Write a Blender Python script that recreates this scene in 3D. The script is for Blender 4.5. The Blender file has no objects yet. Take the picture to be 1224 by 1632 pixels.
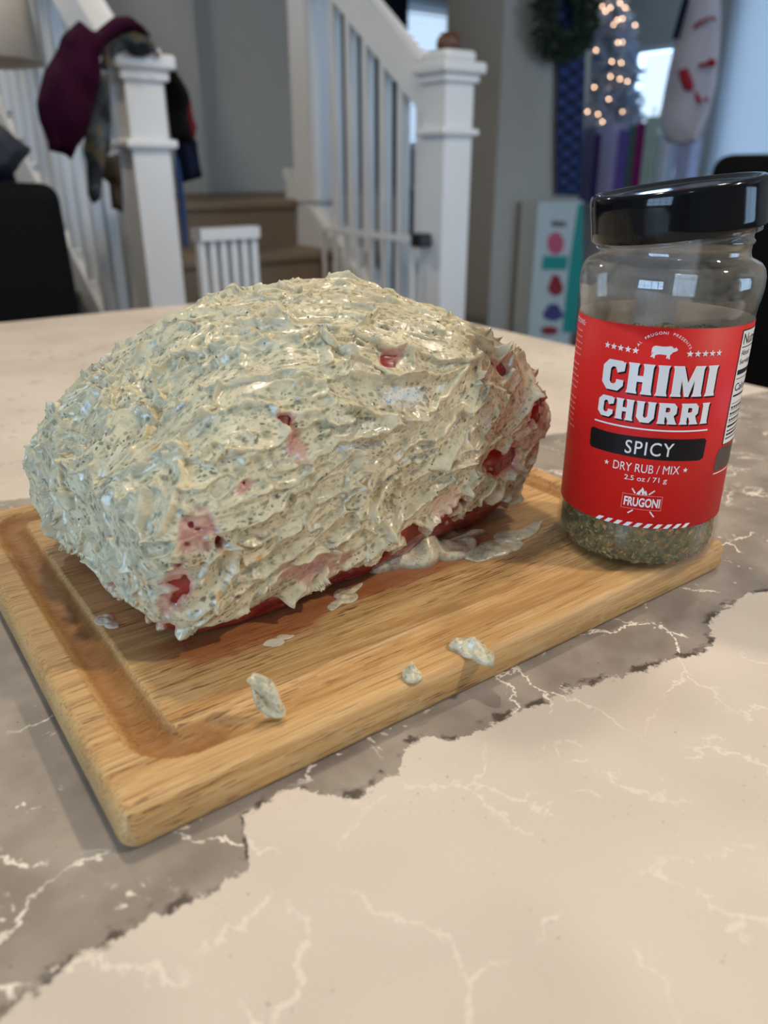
import bpy, bmesh, math, random
import numpy as np
from mathutils import Vector, Matrix

random.seed(7)
rng = np.random.default_rng(7)
scene = bpy.context.scene
COL = scene.collection

# ------------------------------------------------------------------ camera
# world: X along the board's long edge, Y along its short edge, worktop at z = 0
W, H = 1224, 1632
FPX = 1226.0
PITCH, YAW = math.radians(24.0), math.radians(36.0)
CAM = np.array([0.0, 0.0, 0.2125])
FWD = np.array([math.sin(YAW) * math.cos(PITCH), math.cos(YAW) * math.cos(PITCH), -math.sin(PITCH)])
RGT = np.array([math.cos(YAW), -math.sin(YAW), 0.0])
UPV = np.cross(RGT, FWD)
cam_data = bpy.data.cameras.new('camera')
cam = bpy.data.objects.new('camera', cam_data)
COL.objects.link(cam)
cam.location = CAM
cam.rotation_euler = (math.pi / 2 - PITCH, 0, -YAW)
cam_data.sensor_fit = 'VERTICAL'
cam_data.sensor_height = 36.0
cam_data.lens = FPX / H * 36.0
cam_data.clip_start = 0.01
cam_data.dof.use_dof = True
cam_data.dof.focus_distance = 0.375
cam_data.dof.aperture_fstop = 7.2
scene.camera = cam

# ------------------------------------------------------------------ world, exposure, lamps
world = bpy.data.worlds.new('world')
scene.world = world
world.use_nodes = True
bgn = world.node_tree.nodes['Background']
bgn.inputs[0].default_value = (0.62, 0.80, 1.0, 1)
bgn.inputs[1].default_value = 2.5
scene.view_settings.view_transform = 'Standard'
scene.view_settings.look = 'None'
scene.view_settings.exposure = -0.66
scene.view_settings.gamma = 1.0
scene.view_settings.use_curve_mapping = False
scene.cycles.use_light_tree = False
scene.cycles.max_bounces = 6
scene.cycles.diffuse_bounces = 3
scene.cycles.glossy_bounces = 3
scene.cycles.transparent_max_bounces = 14


def area(name, loc, target, size, size_y, energy, color, shape='RECTANGLE', spread=180):
    l = bpy.data.lights.new(name, 'AREA')
    l.shape = shape
    l.size = size
    l.size_y = size_y
    l.energy = energy
    l.color = color
    l.spread = math.radians(spread)
    o = bpy.data.objects.new(name, l)
    COL.objects.link(o)
    o.location = loc
    d = Vector(target) - Vector(loc)
    o.rotation_euler = d.to_track_quat('-Z', 'Y').to_euler()
    return o


WARM = (1.0, 0.87, 0.71)
COOL = (0.46, 0.70, 1.0)
CEIL = 1.75
FLOOR = -0.91
# recessed kitchen ceiling lamps; the last is added to warm the stair walls (a fitting is built round each one below)
DOWNLIGHTS = [(1.30, -0.75), (0.25, 0.75), (-0.55, -0.75), (1.35, 0.55), (0.2, 2.75)]
for (x, y), e in zip(DOWNLIGHTS, (44, 15, 3, 14, 20)):
    area('downlight_lamp', (x, y, CEIL - 0.03), (x, y, 0), 0.13, 0.13, e, WARM, 'DISK')
# daylight standing in the window openings; the last backlights an added glowing sheet
area('daylight_window_left', (-2.96, -0.55, 0.62), (0, -0.55, 0.62), 1.9, 1.15, 125, COOL)
area('daylight_window_front', (4.0, -2.96, 0.55), (4.0, 0, 0.55), 2.4, 1.6, 110, COOL)
area('daylight_window_right', (6.14, 4.385, 0.62), (3, 4.385, 0.62), 0.75, 1.1, 60, COOL)
area('added_sheet_backlight', (6.25, 2.87, 0.62), (3, 2.87, 0.62), 2.0, 1.9, 5, COOL)

# ------------------------------------------------------------------ helpers
def ray(x, y):
    return FWD + RGT * (x - W / 2) / FPX - UPV * (y - H / 2) / FPX


def on_plane(x, y, axis, v):
    d = ray(x, y)
    return CAM + d * ((v - CAM[axis]) / d[axis])


def srgb(r, g, b):
    f = lambda c: ((c / 255 + 0.055) / 1.055) ** 2.4 if c / 255 > 0.04045 else c / 255 / 12.92
    return (f(r), f(g), f(b), 1.0)


class NB:
    """small shader-node builder"""
    def __init__(s, name):
        s.m = bpy.data.materials.new(name)
        s.m.use_nodes = True
        s.t = s.m.node_tree
        s.n = s.t.nodes
        s.b = s.n['Principled BSDF']
        s.tc = s.n.new('ShaderNodeTexCoord')
        s.obj = s.tc.outputs['Object']

    def put(s, sock, v):
        if hasattr(v, 'is_linked'):
            s.t.links.new(v, sock)
        else:
            sock.default_value = v

    def math(s, op, a, b=0.0, clamp=False):
        n = s.n.new('ShaderNodeMath')
        n.operation = op
        n.use_clamp = clamp
        s.put(n.inputs[0], a)
        s.put(n.inputs[1], b)
        return n.outputs[0]

    def map(s, v, scale=(1, 1, 1), rot=(0, 0, 0), loc=(0, 0, 0)):
        n = s.n.new('ShaderNodeMapping')
        s.put(n.inputs[0], v)
        n.inputs['Location'].default_value = loc
        n.inputs['Rotation'].default_value = rot
        n.inputs['Scale'].default_value = scale
        return n.outputs[0]

    def noise(s, v, scale, detail=2, rough=0.5, dist=0.0, out='Fac'):
        n = s.n.new('ShaderNodeTexNoise')
        s.put(n.inputs['Vector'], v)
        n.inputs['Scale'].default_value = scale
        n.inputs['Detail'].default_value = detail
        n.inputs['Roughness'].default_value = rough
        n.inputs['Distortion'].default_value = dist
        return n.outputs[out]

    def voro(s, v, scale, feature='F1', rnd=1.0):
        n = s.n.new('ShaderNodeTexVoronoi')
        n.feature = feature
        s.put(n.inputs['Vector'], v)
        n.inputs['Scale'].default_value = scale
        n.inputs['Randomness'].default_value = rnd
        return n.outputs

    def step(s, v, lo, hi):
        n = s.n.new('ShaderNodeMapRange')
        n.interpolation_type = 'SMOOTHSTEP'
        s.put(n.inputs['Value'], v)
        n.inputs['From Min'].default_value = lo
        n.inputs['From Max'].default_value = hi
        return n.outputs[0]

    def mix(s, f, a, b, mode='MIX'):
        n = s.n.new('ShaderNodeMix')
        n.data_type = 'RGBA'
        n.blend_type = mode
        s.put(n.inputs[0], f)
        s.put(n.inputs[6], a)
        s.put(n.inputs[7], b)
        return n.outputs[2]

    def warp(s, v, scale, amt, detail=2):
        c = s.noise(v, scale, detail, out='Color')
        a = s.n.new('ShaderNodeVectorMath')
        a.operation = 'SUBTRACT'
        s.put(a.inputs[0], c)
        a.inputs[1].default_value = (0.5, 0.5, 0.5)
        m = s.n.new('ShaderNodeVectorMath')
        m.operation = 'SCALE'
        s.put(m.inputs[0], a.outputs[0])
        m.inputs['Scale'].default_value = amt
        d = s.n.new('ShaderNodeVectorMath')
        s.put(d.inputs[0], v)
        s.put(d.inputs[1], m.outputs[0])
        return d.outputs[0]

    def sep(s, v):
        n = s.n.new('ShaderNodeSeparateXYZ')
        s.put(n.inputs[0], v)
        return n.outputs

    def curve(s, v, pts):
        """float curve through (x, y) points given in real units"""
        xs = [p[0] for p in pts]
        ys = [p[1] for p in pts]
        x0, x1, y0, y1 = min(xs), max(xs), min(ys), max(ys)
        mr = s.n.new('ShaderNodeMapRange')
        s.put(mr.inputs['Value'], v)
        mr.inputs['From Min'].default_value = x0
        mr.inputs['From Max'].default_value = x1
        n = s.n.new('ShaderNodeFloatCurve')
        c = n.mapping.curves[0]
        q = [((x - x0) / (x1 - x0), (y - y0) / (y1 - y0)) for x, y in pts]
        c.points[0].location = q[0]
        c.points[1].location = q[-1]
        for p in q[1:-1]:
            c.points.new(*p)
        for p in c.points:
            p.handle_type = 'VECTOR'
        n.mapping.update()
        s.put(n.inputs['Value'], mr.outputs[0])
        o = s.math('MULTIPLY', n.outputs[0], y1 - y0)
        return s.math('ADD', o, y0)

    def bump(s, h, strength=0.3, dist=0.001):
        n = s.n.new('ShaderNodeBump')
        n.inputs['Strength'].default_value = strength
        n.inputs['Distance'].default_value = dist
        s.put(n.inputs['Height'], h)
        s.put(s.b.inputs['Normal'], n.outputs[0])

    def base(s, c):
        s.put(s.b.inputs['Base Color'], c)

    def set(s, **k):
        names = dict(rough='Roughness', spec='Specular IOR Level', metal='Metallic', coat='Coat Weight',
                     coatr='Coat Roughness', sss='Subsurface Weight', sheen='Sheen Weight')
        for a, v in k.items():
            s.put(s.b.inputs[names[a]], v)


def plain(name, c, rough=0.55, var=0.08, scale=20, spec=0.5, metal=0.0, bump=0.0, coat=0.0, sheen=0.0):
    """a single colour with slight mottling"""
    k = NB(name)
    f = k.noise(k.obj, scale, 3)
    d = tuple(x * (1 - 2 * var) for x in c[:3]) + (1,)
    l = tuple(min(1, x * (1 + var)) for x in c[:3]) + (1,)
    k.base(k.mix(f, d, l))
    k.set(rough=rough, spec=spec, metal=metal, coat=coat, sheen=sheen)
    if bump:
        k.bump(k.noise(k.obj, scale * 6, 3), bump, 0.002)
    return k.m


def link(name, me, mat=None, parent=None):
    o = bpy.data.objects.new(name, me)
    COL.objects.link(o)
    if mat is not None:
        me.materials.clear()
        me.materials.append(mat)
    if parent is not None:
        o.parent = parent
    return o


def mesh(name, v, f, mat=None, parent=None, smooth=False):
    me = bpy.data.meshes.new(name)
    me.from_pydata([tuple(p) for p in v], [], [tuple(q) for q in f])
    if smooth:
        me.polygons.foreach_set('use_smooth', [True] * len(me.polygons))
    me.update()
    return link(name, me, mat, parent)


def bm_obj(name, bm, mat=None, parent=None, smooth=False):
    me = bpy.data.meshes.new(name)
    bmesh.ops.recalc_face_normals(bm, faces=bm.faces)
    bm.to_mesh(me)
    bm.free()
    if smooth:
        me.polygons.foreach_set('use_smooth', [True] * len(me.polygons))
    return link(name, me, mat, parent)


def add_box(bm, a, b, mtx=None, bevel=0.0, seg=2):
    r = bmesh.ops.create_cube(bm, size=1)
    vs = r['verts']
    c = [(a[i] + b[i]) / 2 for i in range(3)]
    d = [abs(b[i] - a[i]) for i in range(3)]
    for v in vs:
        v.co = Vector((v.co.x * d[0] + c[0], v.co.y * d[1] + c[1], v.co.z * d[2] + c[2]))
        if mtx is not None:
            v.co = mtx @ v.co
    if bevel:
        es = list({e for v in vs for e in v.link_edges})
        bmesh.ops.bevel(bm, geom=es, offset=bevel, segments=seg, affect='EDGES', profile=0.5)


def box(name, a, b, mat, parent=None, bevel=0.0, mtx=None, seg=2):
    bm = bmesh.new()
    add_box(bm, a, b, mtx, bevel, seg)
    return bm_obj(name, bm, mat, parent)


def bar(name, p, q, w, h, mat, parent=None, bevel=0.0):
    """rectangular bar from p to q, w wide (horizontal), h high"""
    p, q = Vector(p), Vector(q)
    d = q - p
    L = d.length
    rot = d.to_track_quat('X', 'Z').to_matrix().to_4x4()
    return box(name, (0, -w / 2, -h / 2), (L, w / 2, h / 2), mat, parent, bevel, Matrix.Translation(p) @ rot)


def lathe(name, prof, mat, parent=None, seg=96, close=False, smooth=True, mtx=None):
    v, f = [], []
    n = len(prof)
    for i in range(seg):
        a = 2 * math.pi * i / seg
        for r, z in prof:
            p = Vector((r * math.cos(a), r * math.sin(a), z))
            v.append(mtx @ p if mtx is not None else p)
    for i in range(seg):
        j = (i + 1) % seg
        for k in range(n if close else n - 1):
            l = (k + 1) % n
            f.append((i * n + k, j * n + k, j * n + l, i * n + l))
    o = mesh(name, v, f, mat, parent, smooth)
    bm = bmesh.new()
    bm.from_mesh(o.data)
    bmesh.ops.remove_doubles(bm, verts=bm.verts, dist=1e-6)
    bmesh.ops.recalc_face_normals(bm, faces=bm.faces)
    bm.to_mesh(o.data)
    bm.free()
    return o


def tube(name, pts, r, mat, parent=None, seg=10):
    """round tube through points"""
    v, f = [], []
    pts = [Vector(p) for p in pts]
    up = Vector((0.13, 0.31, 0.94)).normalized()
    for i, p in enumerate(pts):
        d = (pts[min(i + 1, len(pts) - 1)] - pts[max(i - 1, 0)]).normalized()
        a = d.cross(up).normalized()
        b = d.cross(a)
        for k in range(seg):
            t = 2 * math.pi * k / seg
            v.append(p + (a * math.cos(t) + b * math.sin(t)) * r)
    for i in range(len(pts) - 1):
        for k in range(seg):
            l = (k + 1) % seg
            f.append((i * seg + k, i * seg + l, (i + 1) * seg + l, (i + 1) * seg + k))
    f.append(tuple(range(seg)))
    f.append(tuple((len(pts) - 1) * seg + k for k in range(seg)))
    return mesh(name, v, f, mat, parent, True)


def tag(o, label, cat, group=None, kind=None):
    o['label'] = label
    o['category'] = cat
    if group:
        o['group'] = group
    if kind:
        o['kind'] = kind
    return o


def thing(name, label, cat, loc=(0, 0, 0), group=None):
    o = bpy.data.objects.new(name, None)
    o.empty_display_size = 0.05
    COL.objects.link(o)
    o.location = loc
    return tag(o, label, cat, group)


def struct(o):
    o['kind'] = 'structure'
    return o


def adopt(o, root):
    """make o (built in world coordinates) a part of root"""
    o.parent = root
    o.matrix_parent_inverse = Matrix.Translation(root.location).inverted()
    return o


def vnoise(P, seed=0):
    """smooth value noise in [-1, 1] on (N,3) points"""
    I = np.floor(P).astype(np.int64)
    Fr = P - I
    U = Fr * Fr * (3 - 2 * Fr)
    out = np.zeros(len(P))
    for dx in (0, 1):
        wx = U[:, 0] if dx else 1 - U[:, 0]
        for dy in (0, 1):
            wy = U[:, 1] if dy else 1 - U[:, 1]
            for dz in (0, 1):
                wz = U[:, 2] if dz else 1 - U[:, 2]
                h = ((I[:, 0] + dx) * 374761393 + (I[:, 1] + dy) * 668265263 + (I[:, 2] + dz) * 1274126177 + seed * 974634777) & 0xffffffff
                h = ((h ^ (h >> 13)) * 1274126177) & 0xffffffff
                h = (h ^ (h >> 16)) & 0xffff
                out += wx * wy * wz * (h / 32767.5 - 1)
    return out


def smst(x, a, b):
    t = np.clip((x - a) / (b - a), 0, 1)
    return t * t * (3 - 2 * t)


def fast_mesh(name, V, Q, mat, parent=None, smooth=True):
    """big quad mesh from numpy arrays"""
    me = bpy.data.meshes.new(name)
    me.vertices.add(len(V))
    me.vertices.foreach_set('co', np.ascontiguousarray(V, dtype=np.float32).ravel())
    me.loops.add(Q.size)
    me.loops.foreach_set('vertex_index', np.ascontiguousarray(Q, dtype=np.int32).ravel())
    me.polygons.add(len(Q))
    k = Q.shape[1]
    me.polygons.foreach_set('loop_start', np.arange(len(Q), dtype=np.int32) * k)
    me.polygons.foreach_set('loop_total', np.full(len(Q), k, dtype=np.int32))
    me.update(calc_edges=True)
    me.polygons.foreach_set('use_smooth', np.full(len(Q), smooth))
    me.validate()
    return link(name, me, mat, parent)


def cloth(name, pts, origin_axis, v, thick, mat, parent=None, folds=10.0, famp=0.3, n=34, seed=1, fdir=(1, 0.15), bulge=1.0):
    """a soft piece of cloth with real thickness: outline pts (photo pixels) taken onto the plane axis=v,
    inflated front and back and pleated"""
    ax = origin_axis
    oth = [i for i in (0, 1) if i != ax][0]
    P = np.array([on_plane(x, y, ax, v) for x, y in pts])
    poly = P[:, [oth, 2]]
    lo, hi = poly.min(0), poly.max(0)
    size = (hi - lo).max()
    h = size / n
    nx, ny = (np.ceil((hi - lo) / h).astype(int) + 1)
    gx, gy = np.meshgrid(lo[0] + np.arange(nx) * h, lo[1] + np.arange(ny) * h, indexing='ij')
    G = np.stack([gx.ravel(), gy.ravel()], 1)
    A, B = poly, np.roll(poly, -1, 0)
    ins = np.zeros(len(G), bool)
    dist = np.full(len(G), 1e9)
    near = G.copy()
    for a, b in zip(A, B):
        c = ((a[1] > G[:, 1]) != (b[1] > G[:, 1])) & (G[:, 0] < (b[0] - a[0]) * (G[:, 1] - a[1]) / (b[1] - a[1] + 1e-12) + a[0])
        ins ^= c
        e = b - a
        t = np.clip(((G - a) @ e) / (e @ e), 0, 1)
        q = a + t[:, None] * e
        d = np.hypot(*(G - q).T)
        m = d < dist
        dist[m] = d[m]
        near[m] = q[m]
    keep = ins | (dist < h * 0.6)
    idx = -np.ones(len(G), int)
    cells = []
    for i in range(nx - 1):
        for j in range(ny - 1):
            c = (i * ny + j, (i + 1) * ny + j, (i + 1) * ny + j + 1, i * ny + j + 1)
            if all(keep[k] for k in c):
                cells.append(c)
    used = sorted({k for c in cells for k in c})
    cnt = {}
    for c in cells:
        for k in range(4):
            e = tuple(sorted((c[k], c[(k + 1) % 4])))
            cnt[e] = cnt.get(e, 0) + 1
    border = {k for e, m in cnt.items() if m == 1 for k in e}
    for i, k in enumerate(used):
        idx[k] = i
    U = np.array(used)
    Q = G[U].copy()
    d = dist[U].copy()
    bmask = np.array([k in border for k in used])
    Q[bmask] = near[U][bmask]
    d[bmask] = 0
    z3 = np.concatenate([Q / size * folds, np.zeros((len(Q), 1))], 1)
    along = (Q @ np.array(fdir)) / size * folds
    pl = np.sin(along * 2.2 + 2 * vnoise(z3 * 0.4, seed)) * 0.6 + vnoise(z3 * np.array([1.3, 0.6, 1]), seed + 1) * 0.7
    prof = np.sqrt(np.clip(d / (size * 0.16), 0, 1))
    front = thick * (prof * bulge + famp * pl * np.clip(d / (size * 0.05), 0, 1))
    back = -thick * prof * 0.5 + thick * famp * pl * 0.5 * np.clip(d / (size * 0.05), 0, 1)
    nV = len(used)
    out = np.zeros((nV * 2, 3))
    sgn = -1.0  # front faces the camera (towards -axis)
    for k, (dd) in enumerate((front + thick * 0.04, back - thick * 0.04)):
        out[k * nV:(k + 1) * nV, oth] = Q[:, 0]
        out[k * nV:(k + 1) * nV, 2] = Q[:, 1]
        out[k * nV:(k + 1) * nV, ax] = v + sgn * dd
    F = [tuple(idx[k] for k in c) for c in cells] + [tuple(nV + idx[k] for k in reversed(c)) for c in cells]
    for e, m in cnt.items():
        if m == 1:
            a, b = idx[e[0]], idx[e[1]]
            F.append((a, b, b + nV, a + nV))
    o = mesh(name, out, F, mat, None, True)
    bm = bmesh.new()
    bm.from_mesh(o.data)
    bmesh.ops.recalc_face_normals(bm, faces=bm.faces)
    bm.to_mesh(o.data)
    bm.free()
    if parent is not None:
        adopt(o, parent)
    return o


# ------------------------------------------------------------------ materials of the room
M_wall = plain('wall_paint', srgb(178, 174, 164), 0.85, 0.03, 3)
M_ceil = plain('ceiling_paint', srgb(225, 222, 215), 0.9, 0.02, 3)
M_floor = plain('floor_boards', srgb(120, 96, 74), 0.45, 0.15, 5)
M_white = plain('white_trim_paint', srgb(226, 226, 224), 0.35, 0.03, 8)
M_carpet = plain('beige_carpet', srgb(132, 116, 98), 0.95, 0.15, 60, bump=0.6)
M_black = plain('black_upholstery', srgb(9, 9, 11), 0.8, 0.1, 30, spec=0.15)
M_dark = plain('dark_plastic', srgb(28, 28, 32), 0.4, 0.1, 30)
M_navy = plain('navy_cloth', srgb(20, 28, 52), 0.9, 0.15, 30, spec=0.15)


def glass_mat(name, tint=(0.97, 0.98, 1, 1), base=0.03, rough=0.02, dust=0.0, dustcol=(0.7, 0.66, 0.58, 1), edge=0.75):
    k = NB(name)
    n = k.n
    n.remove(k.b)
    tr = n.new('ShaderNodeBsdfTransparent')
    tr.inputs[0].default_value = tint
    gl = n.new('ShaderNodeBsdfGlossy')
    gl.inputs['Color'].default_value = (1, 1, 1, 1)
    gl.inputs['Roughness'].default_value = rough
    lw = n.new('ShaderNodeLayerWeight')
    lw.inputs['Blend'].default_value = 0.5
    f = k.math('POWER', lw.outputs['Facing'], 3.5)
    f = k.math('ADD', k.math('MULTIPLY', f, edge), base, True)
    mx = n.new('ShaderNodeMixShader')
    k.put(mx.inputs[0], f)
    k.put(mx.inputs[1], tr.outputs[0])
    k.put(mx.inputs[2], gl.outputs[0])
    out = mx.outputs[0]
    if dust:
        df = n.new('ShaderNodeBsdfDiffuse')
        df.inputs[0].default_value = dustcol
        m2 = n.new('ShaderNodeMixShader')
        nz = k.noise(k.obj, 60, 4, 0.7)
        k.put(m2.inputs[0], k.math('MULTIPLY', k.math('MULTIPLY', k.step(nz, 0.3, 0.75), dust), k.step(k.sep(k.obj)[2], 0.09, 0.115)))
        k.put(m2.inputs[1], out)
        k.put(m2.inputs[2], df.outputs[0])
        out = m2.outputs[0]
    k.t.links.new(out, n['Material Output'].inputs[0])
    return k.m


M_pane = glass_mat('window_glass', base=0.03)

# ------------------------------------------------------------------ the room shell
XL, XR, YF, YB = -3.0, 6.0, -3.0, 6.6
struct(box('floor', (XL, YF, FLOOR - 0.05), (XR, YB, FLOOR), M_floor))
struct(box('ceiling', (XL, YF, CEIL), (XR, YB, CEIL + 0.05), M_ceil))


def wall(name, axis, v, t, lo, hi, hole=None):
    """wall in the plane axis=v, from lo to hi along the other axis, with an optional window hole (a0,a1,z0,z1)"""
    bm = bmesh.new()

    def b(a0, a1, z0, z1):
        if a1 - a0 < 1e-4 or z1 - z0 < 1e-4:
            return
        if axis == 0:
            add_box(bm, (v, a0, z0), (v + t, a1, z1))
        else:
            add_box(bm, (a0, v, z0), (a1, v + t, z1))
    if hole:
        a0, a1, z0, z1 = hole
        b(lo, a0, FLOOR, CEIL)
        b(a1, hi, FLOOR, CEIL)
        b(a0, a1, FLOOR, z0)
        b(a0, a1, z1, CEIL)
    else:
        b(lo, hi, FLOOR, CEIL)
    return struct(bm_obj(name, bm, M_wall))


def window(name, axis, v, hole, mull=1, trans=1, depth=0.05, fw=0.05, mat=None):
    a0, a1, z0, z1 = hole
    mat = mat or M_white
    bm = bmesh.new()

    def b(p0, p1, q0, q1, d=depth):
        if axis == 0:
            add_box(bm, (v - d / 2, p0, q0), (v + d / 2, p1, q1))
        else:
            add_box(bm, (p0, v - d / 2, q0), (p1, v + d / 2, q1))
    b(a0, a1, z0, z0 + fw)
    b(a0, a1, z1 - fw, z1)
    b(a0, a0 + fw, z0, z1)
    b(a1 - fw, a1, z0, z1)
    for i in range(mull):
        c = a0 + (a1 - a0) * (i + 1) / (mull + 1)
        b(c - fw / 3, c + fw / 3, z0, z1, depth * 0.8)
    for i in range(trans):
        c = z0 + (z1 - z0) * (i + 1) / (trans + 1)
        b(a0, a1, c - fw / 3, c + fw / 3, depth * 0.8)
    o = struct(bm_obj(name, bm, mat))
    if axis == 0:
        p = box('pane', (v - 0.003, a0 + fw, z0 + fw), (v + 0.003, a1 - fw, z1 - fw), M_pane, o)
    else:
        p = box('pane', (a0 + fw, v - 0.003, z0 + fw), (a1 - fw, v + 0.003, z1 - fw), M_pane, o)
    return o


h1 = (-1.55, 0.45, 0.02, 1.22)
wall('wall_left', 0, XL - 0.12, 0.12, YF, YB, h1)
window('window_1', 0, XL + 0.08, h1, 3, 2)
h2 = (2.75, 5.25, -0.3, 1.4)
wall('wall_front', 1, YF - 0.12, 0.12, XL, XR, h2)
window('window_2', 1, YF + 0.08, h2, 2, 0)
h3 = (4.05, 4.72, 0.12, 1.12)
h5 = (1.9, 3.84, -0.3, 1.55)
wall('wall_right', 0, XR, 0.12, YF, h5[1] + 0.1, h5)
wall('wall_right', 0, XR, 0.12, h5[1] + 0.1, YB, h3)
window('added_window', 0, XR + 0.06, h5, 1, 0, fw=0.05)  # opening added for the backlit sheet that brightens the right edge
window('window_3', 0, XR + 0.02, h3, 0, 0, fw=0.04)
h4 = (4.95, 5.65, 0.4, 1.6)
wall('wall_back', 1, YB, 0.12, XL, XR, h4)
window('window_4', 1, YB + 0.06, h4, 0, 1)
k_ = NB('added_glow_cloth')
k_.n.remove(k_.b)
tl_ = k_.n.new('ShaderNodeBsdfTranslucent')
df_ = k_.n.new('ShaderNodeBsdfDiffuse')
k_.put(tl_.inputs[0], k_.mix(k_.noise(k_.obj, 40, 2), (0.78, 0.82, 0.86, 1), (0.84, 0.88, 0.92, 1)))
df_.inputs[0].default_value = (0.8, 0.84, 0.88, 1)
ms_ = k_.n.new('ShaderNodeMixShader')
ms_.inputs[0].default_value = 0.35
k_.t.links.new(tl_.outputs[0], ms_.inputs[1])
k_.t.links.new(df_.outputs[0], ms_.inputs[2])
k_.t.links.new(ms_.outputs[0], k_.n['Material Output'].inputs[0])
glow_sheet_ = thing('added_glow_sheet', 'added pale blue backlit sheet standing in for a bright wall at the right edge', 'backlit sheet', (XR - 0.03, 2.8, -0.3))  # added sheet lit from behind, in place of a bright blue wall
adopt(box('glow_cloth', (XR - 0.032, h5[0] - 0.04, h5[2] - 0.03), (XR - 0.030, h5[1] + 0.04, 1.6), k_.m), glow_sheet_)
adopt(box('glow_sheet_top_bar', (XR - 0.055, h5[0] - 0.06, 1.59), (XR - 0.005, h5[1] + 0.06, 1.64), M_white, bevel=0.008), glow_sheet_)
adopt(box('bottom_bar', (XR - 0.038, h5[0] - 0.04, h5[2] - 0.05), (XR - 0.024, h5[1] + 0.04, h5[2] - 0.03), M_white), glow_sheet_)
# wall behind the landing, with the small jog seen beside the draped newel
YW = 4.0
struct(box('wall_landing', (1.75, YW, FLOOR), (2.45, YW + 0.12, CEIL), M_wall))
struct(box('wall_stairwell', (XL, YW - 0.10, FLOOR), (1.75, YW + 0.12, CEIL), M_wall))
# wall stub right of the stairs
struct(box('wall_stub', (2.98, 3.13, FLOOR), (3.62, 3.55, CEIL), M_wall))
struct(box('baseboard_stub', (2.965, 3.115, FLOOR), (3.63, 3.56, FLOOR + 0.12), M_white))

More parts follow.
